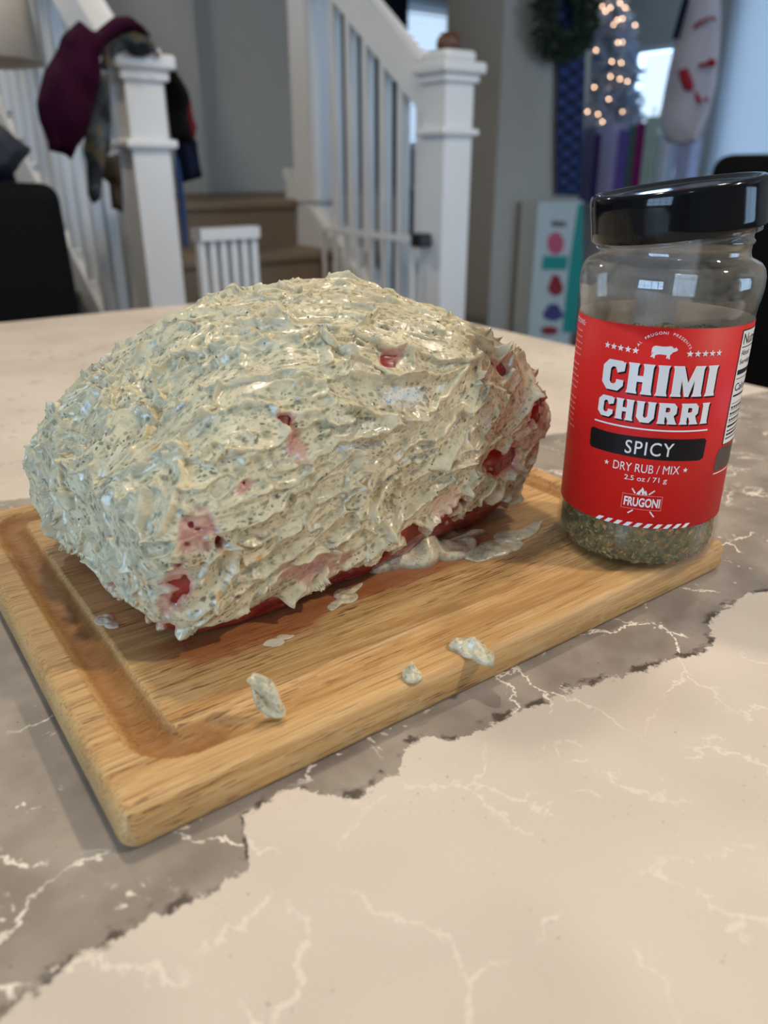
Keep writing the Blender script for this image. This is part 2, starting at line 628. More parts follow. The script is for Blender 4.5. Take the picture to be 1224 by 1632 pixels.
# ------------------------------------------------------------------ island
def counter_material():
    k = NB('veined_quartz')
    o = k.obj
    x, y, z = k.sep(o)
    big = k.math('SUBTRACT', k.noise(o, 42, 3, 0.6), 0.5)
    fine = k.math('SUBTRACT', k.noise(o, 190, 4, 0.75), 0.5)
    wob = k.math('ADD', k.math('MULTIPLY', big, 0.012), k.math('MULTIPLY', fine, 0.0125))
    front = k.curve(x, [(-1.2, 0.05), (-0.3, 0.13), (-0.02, 0.168), (0.0168, 0.178), (0.0366, 0.1755), (0.076, 0.178), (0.0815, 0.199),
                        (0.103, 0.199), (0.117, 0.183), (0.142, 0.182), (0.148, 0.193), (0.162, 0.195), (0.168, 0.184), (0.223, 0.181),
                        (0.29, 0.166), (0.315, 0.160), (0.335, 0.178), (0.38, 0.180), (0.45, 0.14), (0.8, 0.05)])
    back = k.curve(x, [(-1.2, 0.75), (0.0, 0.585), (0.085, 0.556), (0.3, 0.49), (0.51, 0.432), (0.62, 0.43), (0.8, 0.40)])
    yw = k.math('ADD', y, wob)
    df = k.math('SUBTRACT', yw, front)
    db = k.math('SUBTRACT', back, yw)
    g = k.math('MULTIPLY', k.step(df, -0.0004, 0.0004), k.step(db, -0.0006, 0.0006))
    # pale ground: cream with soft clouds and faint dark freckles
    cloud = k.noise(o, 9, 2, 0.6)
    cream = k.mix(k.math('ADD', k.math('MULTIPLY', k.step(cloud, 0.3, 0.75), 0.7), k.math('MULTIPLY', k.noise(o, 900, 1, 0.7), 0.4), True), srgb(228, 214, 196), srgb(204, 190, 172))
    fre = k.math('MULTIPLY', k.step(k.noise(o, 420, 0), 0.76, 0.84), k.step(k.noise(o, 24, 2), 0.45, 0.7))
    cream = k.mix(k.math('MULTIPLY', fre, 0.5), cream, srgb(120, 102, 84))
    # dark clumped veins far away on the pale side
    vn = k.noise(k.map(o, (1, 1.6, 1), (0, 0, 0.5)), 7.5, 4, 0.65)
    vein = k.math('SUBTRACT', 1.0, k.step(k.math('ABSOLUTE', k.math('SUBTRACT', vn, 0.5)), 0.0, 0.02))
    vein = k.math('MULTIPLY', vein, k.step(k.noise(o, 60, 2, 0.7), 0.5, 0.68))
    vein = k.math('MULTIPLY', vein, k.step(y, 0.52, 0.62))
    cream = k.mix(k.math('MULTIPLY', vein, 0.7), cream, srgb(112, 98, 86))
    # grey ground: taupe with lighter clouds and white flecks
    c2 = k.noise(o, 26, 3, 0.55)
    grey = k.mix(k.step(c2, 0.3, 0.72), srgb(138, 126, 113), srgb(168, 156, 142))
    wv = k.warp(k.warp(o, 20, 0.05, 2), 160, 0.010, 3)
    fl = k.voro(wv, 190)
    fleck = k.math('MULTIPLY', k.step(fl['Distance'], 0.30, 0.16), k.step(k.noise(o, 46, 1), 0.56, 0.64))
    grey = k.mix(fleck, grey, srgb(232, 218, 200))
    dk = k.math('MULTIPLY', k.step(k.noise(o, 700, 0), 0.80, 0.86), 0.6)
    grey = k.mix(dk, grey, srgb(70, 60, 52))
    # white hair cracks on both grounds
    cr = k.voro(wv, 17, 'DISTANCE_TO_EDGE')['Distance']
    crw = k.math('ADD', cr, k.math('MULTIPLY', k.math('SUBTRACT', k.noise(o, 520, 1), 0.5), 0.05))
    crack = k.math('MULTIPLY', k.step(crw, 0.016, 0.004), k.step(k.noise(o, 34, 1), 0.45, 0.55))
    crack = k.math('MULTIPLY', crack, k.step(y, 0.75, 0.5))
    white = srgb(240, 228, 210)
    grey = k.mix(crack, grey, white)
    cream = k.mix(k.math('MULTIPLY', crack, 0.65), cream, white)
    # mineral-dark rim along the border of the two grounds
    rimw = k.math('SUBTRACT', 1.0, k.step(k.math('ABSOLUTE', k.math('SUBTRACT', df, 0.0014)), 0.0006, 0.0032))
    rim = k.math('MULTIPLY', rimw, k.step(k.noise(o, 75, 2, 0.6), 0.46, 0.58))
    col = k.mix(g, cream, grey)
    col = k.mix(k.math('MULTIPLY', rim, 0.85), col, srgb(62, 50, 40))
    k.base(col)
    k.set(rough=0.42, spec=0.35)
    return k.m


M_counter = counter_material()
isl = thing('kitchen_island', 'cream and grey veined stone worktop on a white kitchen island', 'kitchen island', (-0.2, 0.5, FLOOR))
bm = bmesh.new()
add_box(bm, (-1.25, -0.28, -0.04), (0.805, 1.305, 0.0))
vert = [e for e in bm.edges if abs(e.verts[0].co.z - e.verts[1].co.z) > 0.01]
bmesh.ops.bevel(bm, geom=vert, offset=0.07, segments=10, affect='EDGES', profile=0.5)
top = [e for e in bm.edges if abs(e.verts[0].co.z) < 1e-5 and abs(e.verts[1].co.z) < 1e-5 and len(e.link_faces) == 2 and any(abs(f.normal.z) < 0.5 for f in e.link_faces)]
bmesh.ops.bevel(bm, geom=top, offset=0.006, segments=3, affect='EDGES', profile=0.5)
adopt(bm_obj('worktop', bm, M_counter), isl)
adopt(box('cabinet_body', (-1.2, -0.05, FLOOR + 0.09), (0.55, 1.0, -0.04), M_white), isl)
adopt(box('toe_kick', (-1.17, -0.01, FLOOR), (0.51, 0.96, FLOOR + 0.09), M_dark), isl)
for i in range(4):
    x0 = -1.17 + i * 0.43
    d = adopt(box('end_panel', (x0, 1.0, FLOOR + 0.12), (x0 + 0.41, 1.012, -0.07), M_white, bevel=0.004), isl)

# ------------------------------------------------------------------ staircase
RUN, RISE = 0.265, 0.17
XA, XB = 0.735, 1.655      # clear width of the flight
YN = 1.95                  # front face of both newel posts
stairs = thing('staircase', 'beige carpeted stairs rising to a landing between white railings', 'staircase', (1.2, YN, FLOOR))
zt = 0.105
for i in range(6):
    yr = 2.88 - RUN * i
    y1 = YW - 0.11 if i == 0 else yr + RUN
    x1 = 2.2 if i == 0 else XB
    x0 = -0.4 if i == 0 else (XA if yr > 1.9 else XA - 0.25)
    x1 = x1 if yr > 1.9 else XB + 0.25
    bm = bmesh.new()
    add_box(bm, (x0, yr - (0.02 if i else 0.02), zt - RISE * i - 0.035), (x1, y1, zt - RISE * i), bevel=0.012)
    adopt(bm_obj('tread', bm, M_carpet), stairs)
    adopt(box('riser', (x0, yr, zt - RISE * (i + 1)), (x1, yr + 0.02, zt - RISE * i - 0.03), M_carpet), stairs)


def skirt(name, xa, xb, y0, y1, z0, z1, low):
    v = [(x, y, z) for x in (xa, xb) for y, z in ((y0, z0), (y1, z1), (y1, low), (y0, low))]
    f = [(0, 1, 2, 3), (7, 6, 5, 4), (0, 4, 5, 1), (1, 5, 6, 2), (2, 6, 7, 3), (3, 7, 4, 0)]
    return adopt(mesh(name, v, f, M_white), stairs)


skirt('stringer', 1.655, 1.735, 2.06, 2.95, -0.42, 0.197, FLOOR)
adopt(bar('stringer_cap', (1.695, 2.06, -0.415), (1.695, 2.95, 0.205), 0.10, 0.03, M_white), stairs)
skirt('stringer', 0.70, 0.735, 2.04, 3.5, -0.44, 0.57, FLOOR)


def newel(label, xc, yc, w, ztop, dome):
    t = thing('newel_post', label, 'newel post', (xc, yc, FLOOR), None)
    h = w / 2
    adopt(box('shaft', (xc - h, yc - h, FLOOR), (xc + h, yc + h, ztop - 0.05), M_white, bevel=0.003), t)
    adopt(box('lower_collar', (xc - h - 0.016, yc - h - 0.016, ztop - 0.195), (xc + h + 0.016, yc + h + 0.016, ztop - 0.175), M_white, bevel=0.006), t)
    bm = bmesh.new()
    add_box(bm, (xc - h - 0.012, yc - h - 0.012, ztop - 0.055), (xc + h + 0.012, yc + h + 0.012, ztop - 0.03), bevel=0.006)
    add_box(bm, (xc - h - 0.026, yc - h - 0.026, ztop - 0.032), (xc + h + 0.026, yc + h + 0.026, ztop), bevel=0.008)
    adopt(bm_obj('cap_moulding', bm, M_white), t)
    adopt(box('cap_block', (xc - h - 0.004, yc - h - 0.004, ztop), (xc + h + 0.004, yc + h + 0.004, ztop + dome), M_white, bevel=0.012), t)
    return t


newel('white newel post buried under hung jackets at the stair foot', 0.737, YN + 0.047, 0.094, 0.452, 0.012)
nr = newel('bare white newel post with a wooden ball cap, right of the stairs', 1.694, YN + 0.055, 0.11, 0.50, 0.03)
M_knob = plain('brown_wood', srgb(92, 62, 44), 0.4, 0.2, 30)
adopt(lathe('ball_cap', [(0.0005, 0.05), (0.02, 0.048), (0.034, 0.036), (0.04, 0.018), (0.036, 0.0), (0.0005, 0.0)], M_knob, seg=24, mtx=Matrix.Translation((1.694, YN + 0.055, 0.53))), nr)

# right railing
rr = thing('stair_railing', 'white stair railing with square balusters right of the carpeted steps', 'railing', (1.695, 2.06, -0.4))
adopt(bar('handrail', (1.695, 2.05, 0.40), (1.695, 2.80, 0.955), 0.07, 0.075, M_white, bevel=0.012), rr)
adopt(bar('handrail_fillet', (1.695, 2.05, 0.352), (1.695, 2.80, 0.907), 0.045, 0.03, M_white), rr)
for i in range(6):
    y = 2.125 + i * 0.1
    zb = -0.41 + (y - 2.06) * 0.69
    adopt(box('baluster', (1.679, y - 0.016, zb), (1.711, y + 0.016, 0.33 + (y - 2.05) * 0.74), M_white), rr)
adopt(box('wall_post', (1.64, 2.74, 0.10), (1.75, 2.85, CEIL - 0.01), M_white), rr)

# left railing, climbing away behind the jackets
rl = thing('stair_railing', 'white stair railing left of the steps, behind the maroon jacket', 'railing', (0.72, 2.06, -0.4))
adopt(bar('handrail', (0.718, 2.04, 0.42), (0.718, 3.6, 1.54), 0.07, 0.07, M_white, bevel=0.012), rl)
for i in range(11):
    y = 2.14 + i * 0.12
    adopt(box('baluster', (0.702, y - 0.016, -0.40 + (y - 2.06) * 0.69), (0.734, y + 0.016, 0.40 + (y - 2.04) * 0.718), M_white), rl)

# safety gate folded against the right railing
sg = thing('safety_gate', 'white barred safety gate folded against the right stair railing', 'safety gate', (1.60, 2.1, -0.7))
gx = 1.60
adopt(box('gate_rail', (gx - 0.010, 2.03, 0.00), (gx + 0.010, 2.60, 0.02), M_white), sg)
adopt(box('gate_rail', (gx - 0.010, 2.03, -0.50), (gx + 0.010, 2.60, -0.48), M_white), sg)
for i in range(8):
    y = 2.05 + i * 0.076
    adopt(box('gate_bar', (gx - 0.006, y - 0.006, -0.48), (gx + 0.006, y + 0.006, 0.0), M_white), sg)
adopt(box('gate_latch', (gx - 0.02, 1.985, -0.012), (gx + 0.028, 2.035, 0.03), M_dark, bevel=0.006), sg)
# the small white slatted gate panel standing by the draped newel
pg = thing('gate_panel', 'small white slatted gate panel beside the newel post with jackets', 'gate panel', (0.95, 2.2, -0.4))
a, b = Vector((0.862, 2.03, 0)), Vector((1.045, 2.05, 0))
adopt(bar('top_rail', a + Vector((0, 0, 0.055)), b + Vector((0, 0, 0.055)), 0.05, 0.03, M_white), pg)
adopt(bar('bottom_rail', a + Vector((0, 0, -0.40)), b + Vector((0, 0, -0.40)), 0.04, 0.03, M_white), pg)
for i in range(6):
    p = a.lerp(b, (i + 0.3) / 5.6)
    adopt(box('slat', (p.x - 0.009, p.y - 0.012, -0.40), (p.x + 0.009, p.y + 0.012, 0.045), M_white), pg)

# ------------------------------------------------------------------ jackets on the left newel
M_maroon = plain('maroon_cloth', srgb(50, 10, 34), 0.9, 0.12, 14, spec=0.1)
M_camo = NB('patterned_cloth')
f1 = M_camo.step(M_camo.noise(M_camo.obj, 22, 3), 0.45, 0.52)
f2 = M_camo.step(M_camo.noise(M_camo.map(M_camo.obj, loc=(3, 1, 2)), 30, 3), 0.52, 0.6)
M_camo.base(M_camo.mix(f2, M_camo.mix(f1, srgb(30, 34, 42), srgb(72, 82, 88)), srgb(104, 92, 68)))
M_camo.set(rough=0.9)
M_camo = M_camo.m
M_blackcloth = plain('black_cloth', srgb(18, 18, 20), 0.9, 0.2, 20, spec=0.15)
M_redcloth = plain('red_cloth', srgb(112, 20, 28), 0.85, 0.2, 20)
M_bluecloth = plain('blue_cloth', srgb(40, 74, 128), 0.85, 0.2, 20)
M_tan = plain('olive_brown_cloth', srgb(60, 50, 40), 0.9, 0.2, 20)
GJ = 'jackets hung on the newel post'
tag(cloth('jacket', [(150, 52), (180, 27), (205, 25), (228, 42), (250, 70), (262, 95), (240, 60), (215, 50), (190, 58), (168, 74), (158, 95), (160, 130), (152, 165), (146, 190), (138, 215), (124, 232), (114, 255), (104, 246), (78, 240), (76, 225), (62, 190), (58, 165), (70, 115), (92, 78), (98, 58), (126, 32)],
          1, 1.89, 0.055, M_maroon, folds=9, famp=0.25, seed=3), 'maroon jacket draped over the left side of the white newel post', 'jacket', GJ)
tag(cloth('jacket', [(163, 78), (185, 58), (212, 50), (236, 58), (250, 80), (260, 96), (244, 84), (230, 92), (214, 90), (200, 80), (186, 86), (176, 100), (170, 114), (160, 108)],
          1, 1.915, 0.03, M_camo, folds=12, famp=0.4, n=44, seed=5), 'dark patterned garment bunched over the top of the newel post', 'jacket', GJ)
tag(cloth('jacket', [(152, 120), (174, 116), (178, 190), (176, 240), (166, 262), (160, 318), (148, 325), (140, 310), (138, 260), (132, 240)],
          1, 1.93, 0.03, M_camo, folds=10, famp=0.3, seed=8), 'grey-green patterned garment hanging below the maroon jacket', 'jacket', GJ)
tag(cloth('jacket', [(166, 250), (190, 245), (194, 290), (196, 338), (178, 332), (174, 292), (164, 284)],
          1, 1.965, 0.025, M_tan, folds=8, famp=0.3, seed=11), 'dark olive sleeve hanging left of the newel shaft', 'jacket', GJ)
tag(cloth('jacket', [(262, 98), (275, 110), (292, 140), (300, 158), (296, 190), (300, 225), (282, 232), (272, 218), (268, 180), (262, 130)],
          1, 2.03, 0.05, M_blackcloth, folds=7, famp=0.25, seed=14), 'black jacket hanging behind the right side of the newel post', 'jacket', GJ)
tag(cloth('jacket', [(292, 148), (302, 160), (304, 178), (312, 205), (308, 222), (290, 226), (288, 180)],
          1, 2.07, 0.04, M_redcloth, folds=7, famp=0.25, seed=15), 'dark red garment hanging behind the black jacket', 'jacket', GJ)
tag(cloth('jacket', [(276, 226), (308, 220), (313, 250), (318, 284), (290, 292), (284, 262)],
          1, 2.05, 0.04, M_navy, folds=7, famp=0.25, seed=17), 'navy garment hem hanging under the red one', 'jacket', GJ)
tag(cloth('jacket', [(278, 238), (286, 262), (292, 300), (297, 340), (300, 396), (292, 392), (286, 330), (280, 285)],
          1, 2.02, 0.03, M_bluecloth, folds=6, famp=0.25, seed=18), 'bright blue strip of clothing hanging along the newel shaft', 'jacket', GJ)

# ------------------------------------------------------------------ left: lamp, black armchair, cushion
M_shade = plain('linen_shade', srgb(242, 232, 218), 0.9, 0.04, 40)
sx, sy, sz = on_plane(-55, 98, 1, 2.6)
lamp = thing('table_lamp', 'table lamp with a cream drum shade at the far left edge', 'lamp', (sx, sy, FLOOR))
adopt(lathe('lamp_shade', [(0.165, 0.36), (0.168, 0.36), (0.198, 0.0), (0.195, 0.0)], M_shade, seg=48, close=True, mtx=Matrix.Translation((sx, sy, sz))), lamp)
adopt(lathe('lamp_base', [(0.0005, -0.62), (0.09, -0.62), (0.09, -0.60), (0.02, -0.58), (0.05, -0.45), (0.075, -0.3), (0.05, -0.16), (0.014, -0.08), (0.012, 0.12), (0.0005, 0.12)], M_navy, seg=32, mtx=Matrix.Translation((sx, sy, sz))), lamp)
adopt(lathe('side_table_stem', [(0.0005, FLOOR - sz), (0.16, FLOOR - sz), (0.16, FLOOR - sz + 0.02), (0.03, FLOOR - sz + 0.04), (0.03, -0.66), (0.2, -0.65), (0.2, -0.62), (0.0005, -0.62)], M_dark, seg=32, mtx=Matrix.Translation((sx, sy, sz))), lamp)
# black armchair seen from behind
ac = thing('armchair', 'black armchair back beyond the left worktop edge', 'armchair', (0.0, 1.75, FLOOR))
p0 = on_plane(97, 292, 1, 1.62)
p1 = on_plane(147, 500, 1, 1.62)
zt_ = p0[2]
bm = bmesh.new()
add_box(bm, (-0.62, 1.62, FLOOR + 0.12), (p0[0], 1.86, zt_), bevel=0.03, seg=4)
for v in bm.verts:
    if v.co.z < -0.1:
        v.co.x += 0.02 * (v.co.x > -0.2)
adopt(bm_obj('backrest', bm, M_black, smooth=False), ac)
adopt(box('seat_cushion', (-0.56, 1.84, -0.62), (p0[0] - 0.1, 2.4, -0.42), M_black, bevel=0.05, seg=4), ac)
adopt(box('armrest', (p0[0] - 0.14, 1.84, FLOOR + 0.12), (p0[0], 2.4, -0.28), M_black, bevel=0.04, seg=4), ac)
adopt(box('armrest', (-0.62, 1.84, FLOOR + 0.12), (-0.48, 2.4, -0.28), M_black, bevel=0.04, seg=4), ac)
for x in (-0.57, p0[0] - 0.06):
    for y in (1.67, 2.35):
        adopt(box('leg', (x - 0.02, y - 0.02, FLOOR), (x + 0.02, y + 0.02, FLOOR + 0.14), M_dark), ac)
M_cush = plain('charcoal_cushion', srgb(34, 40, 50), 0.8, 0.15, 20)
tag(cloth('cushion', [(-110, 288), (-120, 210), (-60, 188), (0, 198), (18, 214), (42, 232), (52, 238), (36, 256), (16, 286), (-20, 292)],
          1, 1.74, 0.075, M_cush, folds=3, famp=0.1, seed=21), 'dark slate cushion resting on top of the black armchair back', 'cushion')

# ------------------------------------------------------------------ foyer behind the railing
M_curtain = plain('navy_curtain', srgb(22, 32, 48), 0.9, 0.1, 10)
v, f = [], []
cx0, cx1, yc = 4.28, 4.98, YB - 0.1
n = 60
for i in range(n + 1):
    x = cx0 + (cx1 - cx0) * i / n
    y = yc + 0.03 * math.sin(i * 0.9)
    v += [(x, y, FLOOR + 0.05), (x, y, CEIL - 0.08), (x, y + 0.008, CEIL - 0.08), (x, y + 0.008, FLOOR + 0.05)]
for i in range(n):
    a, b = i * 4, i * 4 + 4
    f += [(a, b, b + 1, a + 1), (a + 1, b + 1, b + 2, a + 2), (a + 2, b + 2, b + 3, a + 3), (a + 3, b + 3, b, a)]
f += [(0, 1, 2, 3), (n * 4 + 3, n * 4 + 2, n * 4 + 1, n * 4)]
tag(mesh('curtain', v, f, M_curtain, None, True), 'dark navy curtain hanging beside the blinds, behind the handrail', 'curtain')
bl = thing('window_blind', 'white slatted window blind above the bare newel post', 'blind', (5.3, YB - 0.04, 0.4))
M_slat = plain('blind_slat', srgb(214, 220, 226), 0.5, 0.02, 10)
adopt(box('headrail', (4.98, YB - 0.075, 1.57), (5.64, YB - 0.015, 1.62), M_slat), bl)
for i in range(22):
    z = 0.45 + i * 0.05
    m = Matrix.Translation((5.31, YB - 0.045, z)) @ Matrix.Rotation(math.radians(28), 4, 'X')
    adopt(box('slat', (-0.32, -0.024, -0.0015), (0.32, 0.024, 0.0015), M_slat, mtx=m), bl)
M_brown = plain('dark_brown_wood', srgb(58, 46, 42), 0.5, 0.2, 6)
cb = thing('console_cabinet', 'dark brown cabinet in the hall seen between the balusters', 'cabinet', (3.6, 5.9, FLOOR))
adopt(box('cabinet_body', (2.75, 5.7, FLOOR + 0.08), (4.6, 6.2, 0.02), M_brown), cb)
adopt(box('cabinet_top', (2.72, 5.67, 0.02), (4.63, 6.22, 0.055), M_brown), cb)
for i in range(4):
    d = adopt(box('cabinet_door', (2.78 + i * 0.455, 5.685, FLOOR + 0.12), (3.215 + i * 0.455, 5.70, -0.02), M_brown, bevel=0.004), cb)
    adopt(box('door_knob', (3.16 + i * 0.455, 5.665, -0.42), (3.18 + i * 0.455, 5.685, -0.40), M_dark), cb)
for x in (2.8, 4.55):
    for y in (5.75, 6.15):
        adopt(box('leg', (x - 0.03, y - 0.03, FLOOR), (x + 0.03, y + 0.03, FLOOR + 0.08), M_brown), cb)

# ------------------------------------------------------------------ right: wall stub dressing and living room
def leafy(name, centers, normals, size, mat, parent=None, seed=0, width=0.35):
    """many small folded leaves in one mesh"""
    r = np.random.default_rng(seed)
    v, f = [], []
    for c, nrm in zip(centers, normals):
        nrm = Vector(nrm).normalized()
        d = (nrm + Vector(r.normal(size=3) * 0.6)).normalized()
        a = d.cross(Vector(r.normal(size=3))).normalized()
        b = d.cross(a)
        L = size * r.uniform(0.6, 1.3)
        w = L * width
        c = Vector(c)
        k = len(v)
        v += [c, c + d * L * 0.5 + a * w * 0.5 + b * w * 0.2, c + d * L, c + d * L * 0.5 - a * w * 0.5 + b * w * 0.2, c + d * L * 0.5 - b * w * 0.25]
        f += [(k, k + 1, k + 4), (k + 1, k + 2, k + 4), (k + 2, k + 3, k + 4), (k + 3, k, k + 4), (k, k + 3, k + 1), (k + 1, k + 3, k + 2)]
    o = mesh(name, v, f, mat, None)
    o['kind'] = 'stuff'
    if parent is not None:
        adopt(o, parent)
    return o


M_weave = NB('navy_woven_throw')
wv = M_weave.sep(M_weave.obj)
rows = M_weave.math('SINE', M_weave.math('MULTIPLY', wv[2], 92))
cols_ = M_weave.math('SINE', M_weave.math('MULTIPLY', wv[0], 46))
M_weave.base(M_weave.mix(M_weave.step(M_weave.math('MULTIPLY', rows, cols_), -0.3, 0.5), srgb(16, 26, 56), srgb(46, 66, 116)))
M_weave.set(rough=0.9)
M_weave = M_weave.m
tag(cloth('throw_blanket', [(889, -60), (934, -60), (933, 100), (930, 220), (927, 312), (886, 310), (887, 200), (889, 80)], 1, 3.10, 0.02, M_weave, folds=5, famp=0.25, seed=31, n=60),
    'dark blue woven throw hanging down the wall end behind the spice jar', 'blanket')

M_leaf = plain('wreath_green', srgb(48, 66, 46), 0.7, 0.3, 40)
wc = on_plane(902, 22, 1, 3.02)
wr = thing('wreath', 'green leafy wreath hung high over the dark blue throw', 'wreath', tuple(wc))
pts, nor = [], []
for i in range(900):
    a = rng.uniform(0, 2 * math.pi)
    t = rng.uniform(0, 2 * math.pi)
    R0, r0 = 0.15, 0.045
    n_ = np.array([math.cos(a) * math.cos(t), math.sin(t), math.sin(a) * math.cos(t)])
    pts.append(wc + np.array([math.cos(a) * R0, 0, math.sin(a) * R0]) + n_ * r0 * 0.5)
    nor.append(n_)
leafy('leaves', pts, nor, 0.06, M_leaf, wr, 3)
ring = [tuple(wc + np.array([math.cos(a) * 0.15, 0.0, math.sin(a) * 0.15])) for a in np.linspace(0, 2 * math.pi, 40)]
adopt(tube('wreath_ring', ring, 0.02, M_brown, seg=8), wr)

# tall toy carton leaning on the wall stub
M_carton = plain('pale_carton', srgb(196, 206, 204), 0.6, 0.04, 6)
M_teal = plain('teal_print', srgb(30, 150, 140), 0.6, 0.05, 10)
M_pink = plain('pink_print', srgb(206, 92, 120), 0.6, 0.1, 10)
M_redp = plain('red_print', srgb(150, 36, 46), 0.6, 0.2, 10)
M_blup = plain('blue_print', srgb(78, 70, 130), 0.6, 0.2, 10)
M_greyp = plain('grey_print', srgb(110, 116, 120), 0.6, 0.2, 10)
q0, q1 = on_plane(858, 322, 1, 2.98), on_plane(930, 320, 1, 2.98)
tb = thing('toy_carton', 'tall pale toy carton with teal and pink print against the wall end', 'box', (q0[0], 2.98, FLOOR))
adopt(box('carton_body', (q0[0], 2.98, FLOOR), (q1[0], 3.10, q0[2]), M_carton, bevel=0.002), tb)


def decal(name, pts, v, mat, parent, off=0.003):
    """flat print: pixel outline on the plane y = v"""
    P = [on_plane(x, y, 1, v) for x, y in pts]
    n = len(P)
    vv = [tuple(p) for p in P] + [(p[0], p[1] + off, p[2]) for p in P]
    ff = [tuple(range(n)), tuple(range(2 * n - 1, n - 1, -1))] + [(i, (i + 1) % n, n + (i + 1) % n, n + i) for i in range(n)]
    return adopt(mesh(name, vv, ff, mat), parent)


def oval(cx, cy, rx, ry, n=20, j=0.0):
    return [(cx + rx * math.cos(a) * (1 + j * math.sin(3 * a)), cy + ry * math.sin(a)) for a in np.linspace(0, 2 * math.pi, n, endpoint=False)]


decal('teal_wedge', [(922, 325), (908, 420), (896, 530), (916, 530), (929, 420), (929, 324)], 2.977, M_teal, tb)
decal('teal_band', [(866, 408), (906, 408), (903, 430), (864, 430)], 2.976, M_teal, tb)
decal('pink_print', oval(886, 388, 13, 18), 2.9755, M_pink, tb)
decal('red_print', oval(886, 455, 11, 17, j=0.2), 2.9755, M_redp, tb)
decal('blue_print', oval(882, 498, 15, 14, j=0.2), 2.9755, M_blup, tb)
decal('dark_red_print', oval(876, 527, 14, 7), 2.9755, M_redp, tb)
decal('grey_print', [(880, 352), (902, 353), (902, 362), (880, 361)], 2.9755, M_greyp, tb)

# flocked christmas tree with small warm lights
M_fir = plain('frosted_fir', srgb(186, 202, 222), 0.8, 0.3, 12)
M_bulb = NB('fairy_light')
M_bulb.base((1, 0.8, 0.6, 1))
M_bulb.b.inputs['Emission Color'].default_value = (1.0, 0.62, 0.38, 1)
M_bulb.b.inputs['Emission Strength'].default_value = 16
M_bulb = M_bulb.m
M_bulb.cycles.emission_sampling = 'NONE'
tc_ = on_plane(966, 160, 0, 5.0)
tx, ty = tc_[0], tc_[1]
tree = thing('christmas_tree', 'frosted christmas tree with warm fairy lights in the living room', 'christmas tree', (tx, ty, FLOOR))
TZ0, TZ1 = -0.25, 1.35


def trad(z):
    return 0.46 * max(0.03, (TZ1 - z) / (TZ1 - TZ0)) ** 0.85


pts, nor = [], []
for i in range(5200):
    z = TZ0 + (TZ1 - TZ0) * (1 - math.sqrt(rng.uniform(0, 1)))
    a = rng.uniform(0, 2 * math.pi)
    r = trad(z) * rng.uniform(0.3, 0.95)
    pts.append((tx + r * math.cos(a), ty + r * math.sin(a), z))
    nor.append((math.cos(a), math.sin(a), -0.15))
leafy('fir_branches', pts, nor, 0.11, M_fir, tree, 5, 0.28)
adopt(lathe('trunk', [(0.0005, FLOOR), (0.04, FLOOR), (0.01, 1.3), (0.0005, 1.32)], M_brown, seg=12, mtx=Matrix.Translation((tx, ty, 0))), tree)
bulb_me = None
for px, py in [(970, 4), (973, 12), (996, 12), (965, 18), (984, 32), (992, 30), (1003, 30), (1012, 40), (978, 40), (960, 10), (985, 68), (992, 67), (950, 80), (975, 98), (990, 100), (973, 122), (988, 126), (1000, 130),
               (947, 139), (970, 139), (970, 158), (953, 182), (992, 178), (960, 194), (936, 178), (1000, 15), (988, 5), (955, 40)]:
    d = ray(px, py)
    ok = None
    for t in np.linspace(3.0, 7.5, 900):
        p = CAM + d * t
        if TZ0 < p[2] < TZ1 and math.hypot(p[0] - tx, p[1] - ty) < trad(p[2]) * 1.02 + 0.03:
            ok = p
            break
    if ok is None:
        ok = CAM + d * ((tx - CAM[0]) / d[0])
    if bulb_me is None:
        bm = bmesh.new()
        bmesh.ops.create_icosphere(bm, subdivisions=2, radius=0.0065)
        bulb_me = bpy.data.meshes.new('bulb')
        bm.to_mesh(bulb_me)
        bm.free()
        bulb_me.materials.append(M_bulb)
    o = bpy.data.objects.new('bulb', bulb_me)
    COL.objects.link(o)
    o.parent = tree
    o.location = Vector(ok) - tree.location

# sideboard with gift bags
M_side = plain('white_sideboard', srgb(200, 200, 210), 0.5, 0.03, 5)
gb0 = on_plane(935, 330, 0, 4.0)
gb1 = on_plane(1120, 330, 0, 4.0)
sb = thing('sideboard', 'pale sideboard carrying gift bags below the christmas tree', 'sideboard', (4.1, (gb0[1] + gb1[1]) / 2, FLOOR))
ztb = 0.02
adopt(box('sideboard_body', (3.95, gb1[1] - 0.05, FLOOR + 0.1), (4.35, gb0[1] + 0.05, ztb - 0.03), M_side), sb)
adopt(box('sideboard_top', (3.93, gb1[1] - 0.07, ztb - 0.03), (4.37, gb0[1] + 0.07, ztb), M_side), sb)
for y in (gb1[1], gb0[1]):
    for x in (3.98, 4.32):
        adopt(box('leg', (x - 0.02, y - 0.02, FLOOR), (x + 0.02, y + 0.02, FLOOR + 0.1), M_side), sb)


